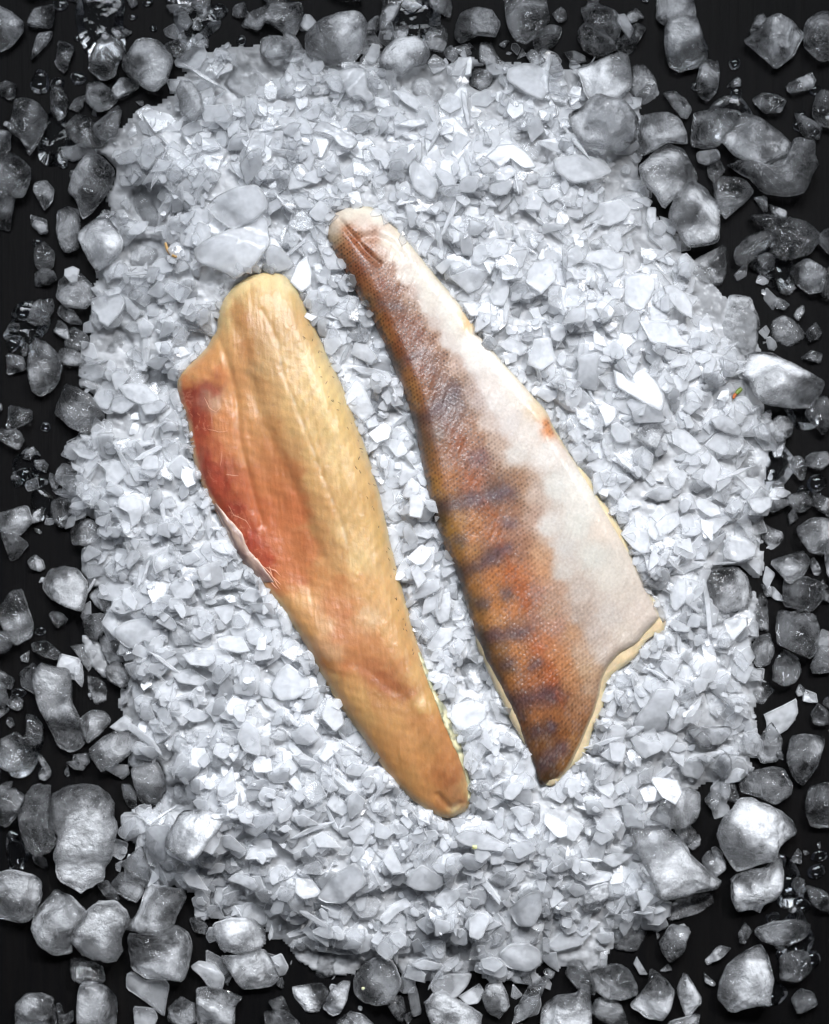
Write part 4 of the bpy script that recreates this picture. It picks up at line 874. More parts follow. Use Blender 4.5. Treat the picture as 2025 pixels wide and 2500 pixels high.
    # grey belly membrane turned up along the lower left edge
    def ribbon(name, outer, inner, mat, lift, cols, nc=14, wav=0.00018):
        A = resample_open(outer, 110); B = resample_open(inner, 110); k = np.linspace(0, 1, nc)
        RX = A[:, None, 0] * (1 - k) + B[:, None, 0] * k; RY = A[:, None, 1] * (1 - k) + B[:, None, 1] * k
        j = 5 * fbm(RX / 16, RY / 16, 3.3, 2) * np.sin(np.linspace(0, np.pi, 110))[:, None]; RX = RX + j; RY = RY - j * 0.5
        zz = zf(RX, RY); env = np.sin(np.pi * np.clip(k, 0.02, 0.98)) ** 0.6 * np.sin(np.linspace(0.06, np.pi - 0.06, 110))[:, None] ** 0.5
        ZZ = zz + lift(k)[None] * env + wav * fbm(RX / 9, RY / 30, 1.0, 3) * env
        f = fbm(np.broadcast_to(k * 5, RX.shape), np.repeat(np.arange(110)[:, None] / 16.0, nc, 1), 2, 3); CC = cols(k, f, RX, RY)
        return put(name, grid_mesh(name, RX, RY, ZZ, CC, 0.0012), mat)
    G = lambda p: Zp((0, 1240), 2.48, p)
    mixc = lambda c1, c2, w: c1 + (c2 - c1) * np.clip(w, 0, 1)[..., None]
    ribbon("belly_membrane", G([(1296,-10),(1336,66),(1398,196),(1436,286),(1500,366),(1580,450)]), G([(1306,-30),(1392,70),(1462,150),(1500,250),(1590,350),(1660,450)]), M_MEMB,
           lambda k: 0.0012 + 0.0014 * (1 - k), lambda k, f, x, y: mixc(np.broadcast_to(s2l("6C544E"), x.shape + (3,)), s2l("B8A08E"), 0.20 + 0.9 * f + 0.9 * (smooth(.22, 0, k) + 0.5 * smooth(.8, 1, k))[None] * np.ones_like(x)))
    # skin showing below the right edge near the tail
    ribbon("skin", P2([(1172,730),(1215,800),(1245,890),(1300,1040),(1352,1120),(1424,1260),(1486,1410),(1530,1555),(1556,1660),(1545,1760)]), P2([(1160,735),(1190,820),(1215,900),(1268,1045),(1310,1150),(1368,1300),(1432,1430),(1486,1570),(1515,1680),(1510,1790)]), M_MEMB,
           lambda k: 0.0014 + 0.001 * (1 - k), lambda k, f, x, y: mixc(mixc(np.broadcast_to(s2l("8C8A6C"), x.shape + (3,)), s2l("CFC6A0"), 0.35 + 1.5 * fbm(x / 14, y / 14, 7, 3)), s2l("5A5C50"), 0.8 * smooth(.12, .45, fbm(x / 8, y / 8, 4, 3))))
    # white connective strands over the red muscle and along the seam
    st = []; r = np.random.default_rng(5)
    def strand(line, rad, jit=3.0):
        D = densify(line, 3.0); D = D + jit * np.c_[fbm(np.arange(len(D)) * 0.17, np.zeros(len(D)) + r.random() * 90, 0, 2), fbm(np.arange(len(D)) * 0.17, np.zeros(len(D)) + r.random() * 90, 5, 2)]
        z = zf(D[:, 0], D[:, 1]) - rad * 0.15; w = px2w(D, 0) * ((CAMZ - z) / CAMZ)[:, None]
        tp = np.sin(np.linspace(0.15, np.pi - 0.15, len(D))) ** 0.5
        st.append(tube(np.c_[w, z], rad * tp, 5))
    S1 = ["90,1040 160,1020 200,1060 220,1120 260,1170","230,960 260,1030 310,1060 340,1030","300,920 340,960 355,1040 345,1170","240,1050 300,1010 350,980","250,1000 290,1080 340,1080","150,1260 200,1280 240,1330 300,1370 350,1400","200,1250 260,1290 310,1310 380,1290","350,1330 345,1440","290,1440 330,1520 370,1560 350,1640","330,1500 400,1540 440,1570","370,1560 420,1640 500,1620 520,1590","440,1570 480,1590 515,1600","300,1620 360,1650 400,1720 470,1760 540,1740","400,1720 440,1790 520,1820 560,1880","470,1760 530,1800 600,1790","520,1820 560,1830 620,1850","540,1880 580,1920 640,1850","580,1920 590,1990 640,1970","360,1330 420,1360 440,1420","250,1180 330,1200 390,1190","180,1180 230,1260","120,820 200,800 290,820 340,880","200,900 230,960 210,1010","350,940 372,990 340,1060","560,1950 600,2010","380,1500 470,1510","460,1690 520,1670","420,1860 480,1840"]
    for ln in S1[1::6]:
        l = P1([tuple(map(float, q_.split(","))) for q_ in ln.split()]); strand(l, r.uniform(.00009, .00022))
    S2 = ["20,60 60,120 110,170 150,230 190,290","90,130 150,150 190,190","60,170 120,230 170,280","110,120 130,200 190,250"]
    for ln in S2: strand(P2([tuple(map(float, q_.split(","))) for q_ in ln.split()]), .00035)
    S3 = ["640,340 690,410 740,500 770,570","770,780 810,880 860,960 900,1090 930,1150","850,960 930,1010 990,1040","900,900 960,950 1030,960","830,860 760,880 640,970","940,1200 980,1290 1030,1400","1060,1660 1110,1650 1130,1700","1080,1120 1150,1130 1190,1090","520,320 600,330 650,350","640,450 700,460","600,530 680,530"]
    for ln in S3[:0]: strand(P1([tuple(map(float, q_.split(","))) for q_ in ln.split()]), .00022)
    V, q4, t3 = merge(st); tag(put("connective_tissue", mesh_from("connective_tissue", V, q4, t3), M_STRAND), kind="stuff")
    # dark little bone tips and skin specks along the right edge
    st = []
    for k in range(46):
        u = r.uniform(0.12, 0.72); i = int(u * 639); vv = r.uniform(.90, .985); x = X[i, int(vv * 219)]; y = Y[i, int(vv * 219)]
        an = r.uniform(0.2, 2.2); l = r.uniform(3, 9); D = np.array([[x, y], [x + 0.5 * l * math.cos(an) + r.uniform(-1, 1), y + 0.5 * l * math.sin(an)], [x + l * math.cos(an), y + l * math.sin(an)]])
        z = zf(D[:, 0], D[:, 1]) + 0.0001; st.append(tube(np.c_[px2w(D, 0) * ((CAMZ - z) / CAMZ)[:, None], z], r.uniform(.00009, .00016), 4))
    V, q4, t3 = merge(st); tag(put("pin_bone", mesh_from("pin_bone", V, q4, t3), M_BONE), kind="stuff")
    return P, zf

def resample_open(P, N):
    P = np.asarray(P, float); s = np.r_[0, np.cumsum(np.hypot(*np.diff(P, axis=0).T))]; t = np.linspace(0, s[-1], N)
    Q = np.stack([np.interp(t, s, P[:, 0]), np.interp(t, s, P[:, 1])], 1)
    for _ in range(6): Q[1:-1] = (Q[:-2] + 2 * Q[1:-1] + Q[2:]) / 4
    return Q

def build_skin(BASE):
    top, bot = Fp((745, 432))[0], Fp((1140, 1640))[0]
    o, a, n = frame(SKIN, top, bot); LEN = float(np.hypot(*(bot - top)))
    base = lambda x, y: bilin(BASE, x, y) - 0.0015
    def body(x, y, P, k, sharp=1.0):
        q = (x - o[0]) * n[0] + (y - o[1]) * n[1]; s = ((x - o[0]) * a[0] + (y - o[1]) * a[1]) / LEN
        d = np.where(in_poly(x, y, P[::2]), poly_dist(x, y, P[::4]), 0)
        wide = np.interp(s, [0, .1, .4, .75, .9, 1.0], [70, 80, 130, 190, 120, 40])
        w = smooth(-0.9, 1.0, q / wide)                              # 0 on the back edge, 1 on the belly edge
        rr = (78 - 46 * w) * sharp; e = np.sqrt(np.clip(1 - (1 - np.clip(d / rr, 0, 1)) ** 2, 0, 1))
        thick = np.interp(s, [0, .1, .3, .6, .85, 1], [.010, .013, .016, .016, .012, .005])
        return 0.0010 + thick * (1 - 0.5 * w) * e * k, d, q, s, w
    root = tag(bpy.data.objects.new("fish_fillet", None), "skin side up fish fillet, barred brown back and white belly", "fish fillet", "fish fillets on the ice"); COL.objects.link(root)
    cz = float(bilin(BASE, np.array([1200.0]), np.array([1250.0]))[0]); root.location = (*px2w(np.array([[1210.0, 1230.0]]), cz)[0], cz); off = np.array(root.location)
    def put(name, me, mat): return link(name, me, mat, tuple(-off), root)
    # flesh below the skin, showing where the skin is torn
    PU = rough_edge(rough_edge(UNDER, 13.0, 240, seed=9), 5.0, 900, seed=31); X, Y, t, v, Q = fillet_grid(PU, o, a, n, 260, 90)
    h, d, q, s, w = body(X, Y, PU, 0.50, 0.45); Z = base(X, Y) + h + 0.0005 * fbm(X / 14, Y / 14, 3, 3) * smooth(0, 12, d)
    C = np.broadcast_to(s2l("DEC6A0") * 0.68, X.shape + (3,)) * (1 + 0.35 * fbm(X / 12, Y / 18, 2, 3))[..., None]
    C = C + (s2l("DDCFA8") * .62 - C) * (0.8 * smooth(14, 2, d))[..., None]
    put("flesh", grid_mesh("flesh", X, Y, Z, C, 0.004), M_FLESH)
    # the skin
    P = rough_edge(SKIN, 2.2, seed=4); X, Y, t, v, Q = fillet_grid(P, o, a, n, 820, 260)
    h, d, q, s, w = body(X, Y, P, 1.0)
    al = (X - o[0]) * a[0] + (Y - o[1]) * a[1]
    xw = X + 12 * fbm(X / 16, Y / 16, 1.5, 4); yw = Y + 12 * fbm(X / 16, Y / 16, 7.5, 4)
    C = paint(xw, yw, SKIN_COL); lum = (C @ np.array([.25, .6, .15])); wl_ = smooth(.22, .6, lum)[..., None]; C = (C * .80 + lum[..., None] * .20) * (np.array([.56, .43, .29]) * (1 - wl_) + np.array([.64, .625, .605]) * wl_)
    pig = smooth(0.62, 0.22, lum)
    # the perch's dark crossbars and spots
    bars = [(P3, [(600,790),(480,760),(360,720)], 9, .35), (P3, [(720,1100),(620,1150),(540,1180)], 11, .4), (P3, [(960,1400),(880,1480),(780,1540),(680,1590)], 22, .62), (P3, [(860,1660),(740,1700)], 16, .35),
            (P4, [(520,130),(400,180),(260,205),(100,240),(30,300)], 17, .62), (P4, [(540,500),(440,560),(330,620),(200,690)], 15, .62), (P4, [(215,460),(245,455)], 13, .5), (P4, [(355,870),(385,870)], 17, .6), (P4, [(515,810),(545,800)], 13, .5),
            (P4, [(660,1040),(560,1070),(440,1080),(360,1100)], 18, .6), (P4, [(515,1280),(550,1260)], 16, .6), (P4, [(705,1270),(735,1255)], 14, .5), (P4, [(830,1460),(720,1480),(570,1510)], 22, .6), (P4, [(820,1670),(830,1690)], 12, .65), (P4, [(700,1710),(740,1690)], 14, .55), (P4, [(900,1810),(790,1880),(740,1930)], 18, .55), (P4, [(380,1180),(420,1280),(480,1380),(560,1520),(640,1620)], 8, .5), (P4, [(560,350),(480,330)], 12, .3)]
    wx = X + 15 * fbm(X / 18, Y / 18, 21.5, 4); wy = Y + 15 * fbm(X / 18, Y / 18, 27.5, 4)
    for f_, pts_, wd_, st_b in bars:
        db = poly_dist(wx, wy, f_(pts_), False); bc = s2l("3C302C") * (1 - w[..., None]) * .55 + s2l("4E3E48") * w[..., None] * .8
        C = C + (bc - C) * (st_b * np.exp(-(db / wd_) ** 2))[..., None]
    # scales in offset rows, smaller towards the tail end at the top
    pitch = np.interp(s, [0, .5, 1], [8.2, 9.6, 12.6]); ph = al + 7 * fbm(X / 60, Y / 60, 3, 2) + 0.35 * q
    u = ph / np.interp(.5, [0, 1], [7.2, 10.6]); u = np.cumsum(np.gradient(ph, axis=0) / pitch, axis=0) * 1.0
    ww = (q + 6 * fbm(X / 50, Y / 50, 8, 2) - 0.25 * al) / (pitch * 0.92)
    iu = np.floor(u); lu = u - iu; wv = ww + 0.5 * (iu % 2); iw = np.floor(wv); lw = wv - iw - 0.5
    hs = hash3(iu.astype(np.int64), iw.astype(np.int64), np.int64(3)); hs2 = hash3(iu.astype(np.int64), iw.astype(np.int64), np.int64(11))
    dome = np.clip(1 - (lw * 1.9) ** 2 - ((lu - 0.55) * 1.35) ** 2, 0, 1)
    dot = np.exp(-((lw / 0.30) ** 2 + ((lu - 0.25) / 0.34) ** 2)) * (0.35 + 1.2 * hs)
    amp = np.interp(s, [0, .15, .6, .85, 1], [.25, .3, .3, 1.1, 0.9]) * (0.25 + 0.75 * np.maximum(pig * 0.8, smooth(.62, .8, s) * smooth(1.05, .6, w) * smooth(.2, .5, w)))
    wr = fbm((q * 0.8 + al * 0.55) / 9.0, (al * 0.8 - q * 0.3) / 42.0, 4.0, 3)
    Z = base(X, Y) + h + smooth(0, 10, d) * (0.00017 * amp * (0.35 + 1.1 * hs2) * (dome + 0.6 * lu) + 0.00025 * wr * smooth(.5, .85, w) + 0.0004 * fbm(X / 55, Y / 55, 2, 2) + 0.00007 * fbm(X / 8, Y / 8, 6, 2))
    cr = P3([(150,170),(230,270),(330,390),(420,470)]); cr2 = P3([(300,290),(400,280),(520,330),(600,420)])
    Z = Z + groove(X, Y, cr, 8, .0016) + groove(X, Y, cr2, 12, .0009)
    Z = Z + 0.0012 * smooth(40, 4, poly_dist(X, Y, Fp((1386,1291),(1340,1346),(1288,1380),(1262,1418),(1250,1478),(1222,1545),(1190,1610)), False)) 
    dark = s2l("1A0D06"); org = s2l("43200C")
    tone = hs2[..., None] * dark + (1 - hs2)[..., None] * org
    bark = (1.0 * np.clip(dot, 0, 1) * pig * np.interp(s, [0, .45, .7, 1], [1.0, 0.9, 0.55, 0.7]))[..., None]
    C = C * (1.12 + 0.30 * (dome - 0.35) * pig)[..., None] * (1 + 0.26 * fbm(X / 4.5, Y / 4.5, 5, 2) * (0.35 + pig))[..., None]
    C = C + (tone - C) * bark
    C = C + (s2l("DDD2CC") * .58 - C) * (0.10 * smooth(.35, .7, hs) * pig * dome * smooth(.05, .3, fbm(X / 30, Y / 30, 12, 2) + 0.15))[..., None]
    # lateral line: a row of rust dots
    ll = P4([(-240,-640),(-60,-330),(120,-120),(300,60),(400,200),(480,420),(560,640),(640,830),(720,1080),(790,1260),(850,1420),(900,1560)])
    dl = poly_dist(X, Y, ll, False); C = C + (s2l("9A4A18") - C) * (0.20 * np.exp(-(dl / 7) ** 2) * smooth(.3, .75, hs2) * smooth(.3, .5, s))[..., None]
    back = smooth(-0.55, -1.0, q / np.interp(s, [0, .1, .4, .75, .9, 1.0], [70, 80, 130, 190, 120, 40]))
    C = C + (s2l("2C2A22") - C) * (0.7 * smooth(.42, .8, hs) * smooth(26, 6, d) * smooth(.5, .2, w) * smooth(.02, .06, s))[..., None]
    edge = smooth(9, 1, d); C = C + (s2l("E8D8B0") * .58 - C) * (0.6 * edge * smooth(.4, .8, w))[..., None]
    put("skin", grid_mesh("skin", X, Y, Z, np.clip(C, 0.002, 0.92), 0.0022), M_SKIN)
    zf = lambda x, y: base(x, y) + body(x, y, P, 1.0)[0]
    return PU, zf
M_FLESH = mat_fish("fish_flesh", 0.35, (0.0035, 0.0018, 0.0009), 0.40, 0.34, 0.09, 800, 0.9, (math.radians(-18), 0.45))
M_SKIN = mat_fish("fish_skin", 0.12, (0.0015, 0.0010, 0.0007), 0.40, 0.26, 0.055, 900, 0.8)
M_MEMB = mat_fish("membrane_and_skin", 0.1, (0.001, 0.0007, 0.0005), 0.35, 0.4, 0.2, 800, 0.4, (math.radians(25), 0.3))
M_STRAND = mat_plain("white_tissue", s2l("BE8468"), 0.35, 0.3, 0.2)
M_BONE = mat_plain("dark_bone_tip", s2l("3A2A1C"), 0.5)
# ------------------------------------------------------------------ assemble
# table and a sheet of melt water
def flat(name, x0, x1, y0, y1, z, mat, nx=2, ny=2, fz=None):
    X, Y = np.meshgrid(np.linspace(x0, x1, nx), np.linspace(y0, y1, ny)); Z = np.full(X.shape, z) if fz is None else z + fz(X, Y)
    i = np.arange(nx * ny).reshape(ny, nx); q = np.stack([i[:-1, :-1], i[:-1, 1:], i[1:, 1:], i[1:, :-1]], -1).reshape(-1, 4)
    return tag(link(name, mesh_from(name, np.c_[X.ravel(), Y.ravel(), Z.ravel()], q), mat), kind="structure")
flat("table_top", -0.75, 0.75, -0.75, 0.75, 0.0, mat_table())
M_WATER = mat_water()

pieces = parse()
order = [(i, p) for i, p in enumerate(pieces)]
# glassy pieces want dark depth beneath them, not crushed ice
NOBASE = np.zeros(H.shape, bool); FLOOR = np.zeros(H.shape, bool); MFULL = MOUND.copy()
for i, (c, k, lab, P) in order:
    if (k in "ckrw" and c < 0.33) or k == "d":
        f = foot(px2w(P, MOUND[foot(px2w(P))[0]].mean() if foot(px2w(P)) else 0.0))
        if f is None: continue
        sl, X, Y, m = f; NOBASE[sl] |= m
        H[sl] = np.where(m, np.maximum(0.0, H[sl] - (0.006 if k == 'd' else 0.010)), H[sl])
        if k == 'd': FLOOR[sl] |= m
low = boxblur(NOBASE.astype(float), 3)
MM = np.maximum(-0.002, MOUND - 0.013 * np.clip(low * 1.6, 0, 1) - 0.0015)

for i, (c, k, lab, P) in order:
    if k == "d": make_traced(c, k, lab, P, i)

# loose flakes: many thrown on the pile; the smaller ones are one body of crushed ice
def edge_cloud(nv, n, c):
    a = np.full(nv, c); a[1 + n:1 + 3 * n] = min(0.9, c + 0.22); return a
class Heap:
    def __init__(s): s.V = []; s.Q = []; s.T = []; s.C = []; s.n = 0
    def add(s, V, q, t, c):
        s.V.append(V); s.Q.append(q + s.n); s.T.append(t + s.n); s.C.append(c); s.n += len(V)
heap = Heap(); flake_r = np.random.default_rng(21)
fr_ = 150 + 90 * fbm(gx / 160, gy / 160, 4.0, 2)                  # the pile thins out towards the board
zc = np.argwhere(zd > -fr_); zv = zd[zc[:, 0], zc[:, 1]]; prob = smooth(-10, 50, zv) + 1.3 * smooth(-170, 20, zv) ** 2 * smooth(-0.25, 0.3, fbm(zc[:, 1] / 30.0, zc[:, 0] / 30.0, 2.0, 2)); prob /= prob.sum()
def throw(n, R0, R1, pct, avoid, steep, single=False, names=None, chips=False, limit=None):
    r = flake_r; picks = zc[r.choice(len(zc), n, p=prob)]
    done = 0
    for (j, i) in picks:
        if limit and done >= limit: break
        if avoid is not None and avoid[j, i]: continue
        R = r.uniform(R0, R1) if not chips else R0 + (R1 - R0) * r.random() ** 2.2
        R *= PX; stick = r.random() < (0.10 if not single else 0.05)
        P = flake_shape(r, R, r.uniform(2.2, 3.4) if stick else r.uniform(1.0, 1.45)) * (0.72 if stick else 1.0)
        if R > 7 * PX: P = chaikin(P, 1, 0.10)
        x = (gx[j, i] - 1012.5) * PX; y = (1250 - gy[j, i]) * PX
        Pw = P + np.array([x, y]); f = foot(Pw)
        if f is None: continue
        if avoid is not None and avoid[f[0]][f[3]].mean() > (0.10 if single else 0.22): continue
        th = r.uniform(.0007, .0017) * (1.15 if stick else 1) * (R / (16 * PX)) ** 0.5
        tl = abs(r.normal(0, steep)); ta = r.uniform(0, 6.28)
        o, a, b, cx, cy_ = settle(Pw, th, pct, (tl * math.cos(ta), tl * math.sin(ta)), 0.42, 0.8)
        Q = Pw - np.array([cx, cy_]); cd = r.uniform(0, 6.28)
        V, q4, t3 = flake_mesh(Q, th, r.uniform(-.10, .16) if not stick else 0.0, (math.cos(cd), math.sin(cd)), (a, b), r.uniform(.05, .14) if not stick else .35)
        zz = zd[j, i]; cl = np.clip(0.62 * r.beta(2.6, 2.6) * (0.55 + 0.10 * smooth(-110, 60, zz) + 0.35 * smooth(0, 240, zz)) + 0.05, 0.05, 0.66)
        if single:
            me = mesh_from("ice_flake", V, q4, t3, False); set_attr(me, "cloud", edge_cloud(len(V), len(Q), cl))
            ob = link("ice_flake", me, M_FLAKE, (cx, cy_, o)); singles.append((ob, gx[j, i], gy[j, i], R / PX, stick, cl)); TAKEN[f[0]] = np.where(f[3], 1, TAKEN[f[0]])
        else:
            V = V + np.array([cx, cy_, o]); heap.add(V, q4, t3, edge_cloud(len(V), len(Q), cl))
        done += 1
    return done
singles = []
n0 = throw(3000, 14, 40, 60, NOBASE, 0.20)

SLUSH = boxblur(H, 5) - 0.0011 + 0.0012 * fbm(gx / 14, gy / 14, 9, 3); NOBASE2 = boxblur(NOBASE.astype(float), 2) > 0.02
BASE = boxblur(boxblur(np.where(NOBASE, MOUND, H), 45), 45)
bareP, bareZ = build_bare(BASE); skinP, skinZ = build_skin(BASE)
kz = 1 - 0.027 / CAMZ                      # the fillets lie well above the table: their outline on the table grid is a little smaller
ix, iy = 1012.5 + (gx - 1012.5) / kz, 1250 + (gy - 1250) / kz
FIL = in_poly(ix, iy, bareP) | in_poly(ix, iy, skinP)
HV = np.vstack(heap.V); hx = 1012.5 + HV[:, 0] / PX * CAMZ / (CAMZ - HV[:, 2]); hy = 1250 - HV[:, 1] / PX * CAMZ / (CAMZ - HV[:, 2])
for P_, z_ in ((bareP, bareZ), (skinP, skinZ)):                # what lies under a fillet is pressed flat by it
    m = in_poly(hx, hy, P_); HV[m, 2] = np.minimum(HV[m, 2], np.minimum(z_(hx[m], hy[m]) - 0.0012, bilin(BASE, hx[m], hy[m])))
heap.V = [HV]
for P_, z_ in ((bareP, bareZ), (skinP, skinZ)):
    m = in_poly(ix, iy, P_); zz = z_(ix[m], iy[m]); H[m] = np.maximum(H[m], zz)
TAKEN[FIL] = 1

for i, (c, k, lab, P) in order:
    if k in "wckrs": make_traced(c, k, lab, P, i)
for i, (c, k, lab, P) in order:
    if k in "ft": make_traced(c, k, lab, P, i)
# body of the pile below the loose flakes
st_ = 3; FLOOR2 = (boxblur(FLOOR.astype(float), 3) > 0.05) & (zd > 0); FILW = boxblur(FIL.astype(float), 2) > 0.3
sub = (slice(0, GH, st_), slice(0, GW, st_)); mx, my, mz = gx[sub], gy[sub], np.where(FILW, BASE - 0.0045, np.where(FLOOR2, np.maximum(MOUND - 0.007, 0.002), np.where(NOBASE2, MM, np.minimum(SLUSH, np.maximum(MM, 0) + 0.02))))[sub]
mz = mz + (zd[sub] > 0) * 0.0016 * fbm(mx / 11, my / 11, 2, 3)
idx = np.arange(mx.size).reshape(mx.shape); q = np.stack([idx[:-1, :-1], idx[1:, :-1], idx[1:, 1:], idx[:-1, 1:]], -1).reshape(-1, 4)
keep = (mz.ravel()[q] > 0.0012).any(1); q = q[keep]; us = np.unique(q); rm = np.full(mx.size, -1); rm[us] = np.arange(len(us))
w = px2w(np.c_[mx.ravel(), my.ravel()])[us]; me = mesh_from("ice_mound", np.c_[w, np.maximum(mz.ravel()[us], -0.001)], rm[q])
set_attr(me, "cloud", np.clip(0.40 + 0.40 * smooth(-60, 200, zd[sub].ravel()[us]) + 0.25 * fbm(mx.ravel()[us] / 40, my.ravel()[us] / 40, 3, 3), 0.12, 0.8)); tag(link("ice_mound", me, ice_material("packed_ice", (0.96, 0.97, 0.99), 0.3, 0.14, 0.5, 500, 0.5, 300, trans=0.5)), kind="structure")


# dim clear lumps and broken cubes filling the rim between the traced ones
fr2 = np.random.default_rng(404); lumps = []
cand = np.argwhere((zd < -5) & (gx > -60) & (gx < 2085) & (gy > -60) & (gy < 2560)); cv = zd[cand[:, 0], cand[:, 1]]
wgt = smooth(-520, 0, cv) + 0.10; ck = cand[fr2.choice(len(cand), 5200, p=wgt / wgt.sum())]
for (j, i_) in ck:
    if len(lumps) >= 200: break
    R = fr2.uniform(18, 50) if len(lumps) < 110 else fr2.uniform(9, 22)
    P = np.array([gx[j, i_], gy[j, i_]]) + flake_shape(fr2, R, fr2.uniform(1.0, 1.5)); f = foot(px2w(P))
    if f is None or TAKEN[f[0]][f[3]].mean() > 0.28: continue
    c = float(np.clip(fr2.beta(1.4, 4.5) * 0.45 + 0.015, 0.02, 0.42)); LUMP = "k" if fr2.random() < .7 else "w"
    ob = make_traced(c, LUMP, "", P, 3000 + len(lumps)); REG.pop()
    if ob: lumps.append((ob, P.mean(0)[0], P.mean(0)[1], R, c, LUMP))
NEAR = boxblur(FIL.astype(float), 3) > 0.02
n1 = throw(2400, 10, 28, 72, TAKEN > 0, 0.24)
n2 = throw(6000, 22, 34, 70, (TAKEN > 0), 0.26, single=True, limit=185)
# a few flakes lie against and over the rims of the fillets
for P_ in (bareP, skinP):
    Q_ = resample(P_, 400); cc = Q_.mean(0)
    for k_ in flake_r.choice(400, 84, replace=False):
        p_ = (cc + (Q_[k_] - cc) * flake_r.uniform(1.004, 1.06) - np.array([1012.5, 1250])) * kz + np.array([1012.5, 1250])
        R = flake_r.uniform(5, 17) * PX; P = flake_shape(flake_r, R, 1.3); Pw = P + np.array([(p_[0] - 1012.5) * PX, (1250 - p_[1]) * PX])
        th = flake_r.uniform(.0008, .0016); o, a, b, cx, cy_ = settle(Pw, th, 55, tuple(flake_r.normal(0, .15, 2)), 0.6, 0.9)
        V, q4, t3 = flake_mesh(Pw - np.array([cx, cy_]), th, .05, (1, 0), (a, b), .1); heap.add(V + np.array([cx, cy_, o]), q4, t3, edge_cloud(len(V), len(P), flake_r.uniform(.15, .5)))
n3 = throw(1800, 4, 13, 70, (TAKEN > 0), 0.35, chips=True)
print("flakes", n0, n1, len(singles), n3)
me = mesh_from("crushed_ice", np.vstack(heap.V), np.vstack(heap.Q), np.vstack(heap.T), False); set_attr(me, "cloud", np.concatenate(heap.C))
tag(link("crushed_ice", me, M_FLAKE), "fine crushed ice filling the pile", "crushed ice", kind="stuff")
# small random flakes kept as objects: labelled by shape and by the part of the pile they lie in
def spot_of(x, y):
    if FILROW(x, y): return "between the two fillets"
    side = "left of the bare fillet" if x < np.interp(y, [660, 1350, 2000], [560, 620, 1080]) else "right of the skin-on fillet" if x > np.interp(y, [500, 1200, 1900], [950, 1400, 1500]) else "mid"
    if y < 520 or (side == "mid" and y < 700): return "on the pile above the fillets"
    if y > 2000 or side == "mid": return "on the pile below the fillets"
    v = "beside its upper end" if y < 950 else "beside its middle" if y < 1500 else "beside its lower end"
    return side + ", " + v
def FILROW(x, y):
    l = np.interp(y, [660, 920, 1260, 1600, 1980], [740, 850, 940, 1040, 1155]); r_ = np.interp(y, [600, 900, 1250, 1600, 1910], [870, 990, 1060, 1190, 1310])
    return 680 < y < 1900 and l - 25 < x < r_ + 25
used = {}
for ob, x, y, R, stick, cl in sorted(singles, key=lambda q: (q[2], q[1])):
    shape = "narrow" if stick else "broad" if R > 30 else "middling" if R > 26 else "small"
    tone = "milky" if cl > .42 else "half-clear" if cl > .28 else "glassy"
    for dist, rx, ry, rl in sorted((math.hypot(rx - x, ry - y), rx, ry, rl) for rx, ry, rl in REG)[:14]:
        dx, dy = x - rx, y - ry
        w = ("above" if dy < 0 else "below") if abs(dy) > 1.6 * abs(dx) else ("right of" if dx > 0 else "left of") if abs(dx) > 1.6 * abs(dy) else ("upper" if dy < 0 else "lower") + (" right of" if dx > 0 else " left of")
        lab = f"{shape} {tone} flake {w} the {rl}"
        if lab not in used and len(lab.split()) <= 16: break
    used[lab] = 1
    tag(ob, lab, "ice flake", "loose flakes on the ice pile")

for ob, x, y, R, c, kk in sorted(lumps, key=lambda q: (q[2], q[1])):
    tone = ("small " if R < 24 else "") + ("black glassy" if c < .06 else "dark clear" if c < .14 else "grey clear" if c < .25 else "pale grey") + (" melted" if kk == "w" else "")
    for dist, rx, ry, rl in sorted((math.hypot(rx - x, ry - y), rx, ry, rl) for rx, ry, rl in REG)[:14]:
        dx, dy = x - rx, y - ry
        w = ("above" if dy < 0 else "below") if abs(dy) > 1.6 * abs(dx) else ("right of" if dx > 0 else "left of") if abs(dx) > 1.6 * abs(dy) else ("upper" if dy < 0 else "lower") + (" right of" if dx > 0 else " left of")
        lab = f"{tone} lump {w} the {rl}"
        if lab not in used and len(lab.split()) <= 16: break
    used[lab] = 1; tag(ob, lab, ob["category"], "broken ice round the pile")

# melt-water drops on the dark board
r = np.random.default_rng(99); dn = 0
def dome(Pw, h, n=20):
    P = resample(chaikin(Pw, 3), n); P = P[::-1] if area(P) < 0 else P; c = P.mean(0)
    fr = [0, .35, .62, .82, .94, 1.0]; V = [np.r_[0, 0, h][None]]
    for f in fr[1:]: V.append(np.c_[(P - c) * f, np.full(n, h * math.sqrt(max(0, 1 - f ** 2.4)))])
    V.append(np.array([[0, 0, -0.0002]])); V = np.vstack(V); j = np.arange(n); j2 = (j + 1) % n
    t = [np.stack([np.zeros(n, int), 1 + j, 1 + j2], 1), np.stack([np.full(n, len(V) - 1), 1 + (len(fr) - 2) * n + j2, 1 + (len(fr) - 2) * n + j], 1)]
    q = [np.stack([1 + (i - 1) * n + j, 1 + i * n + j, 1 + i * n + j2, 1 + (i - 1) * n + j2], 1) for i in range(1, len(fr) - 1)]
    return V, np.vstack(q), np.vstack(t), c
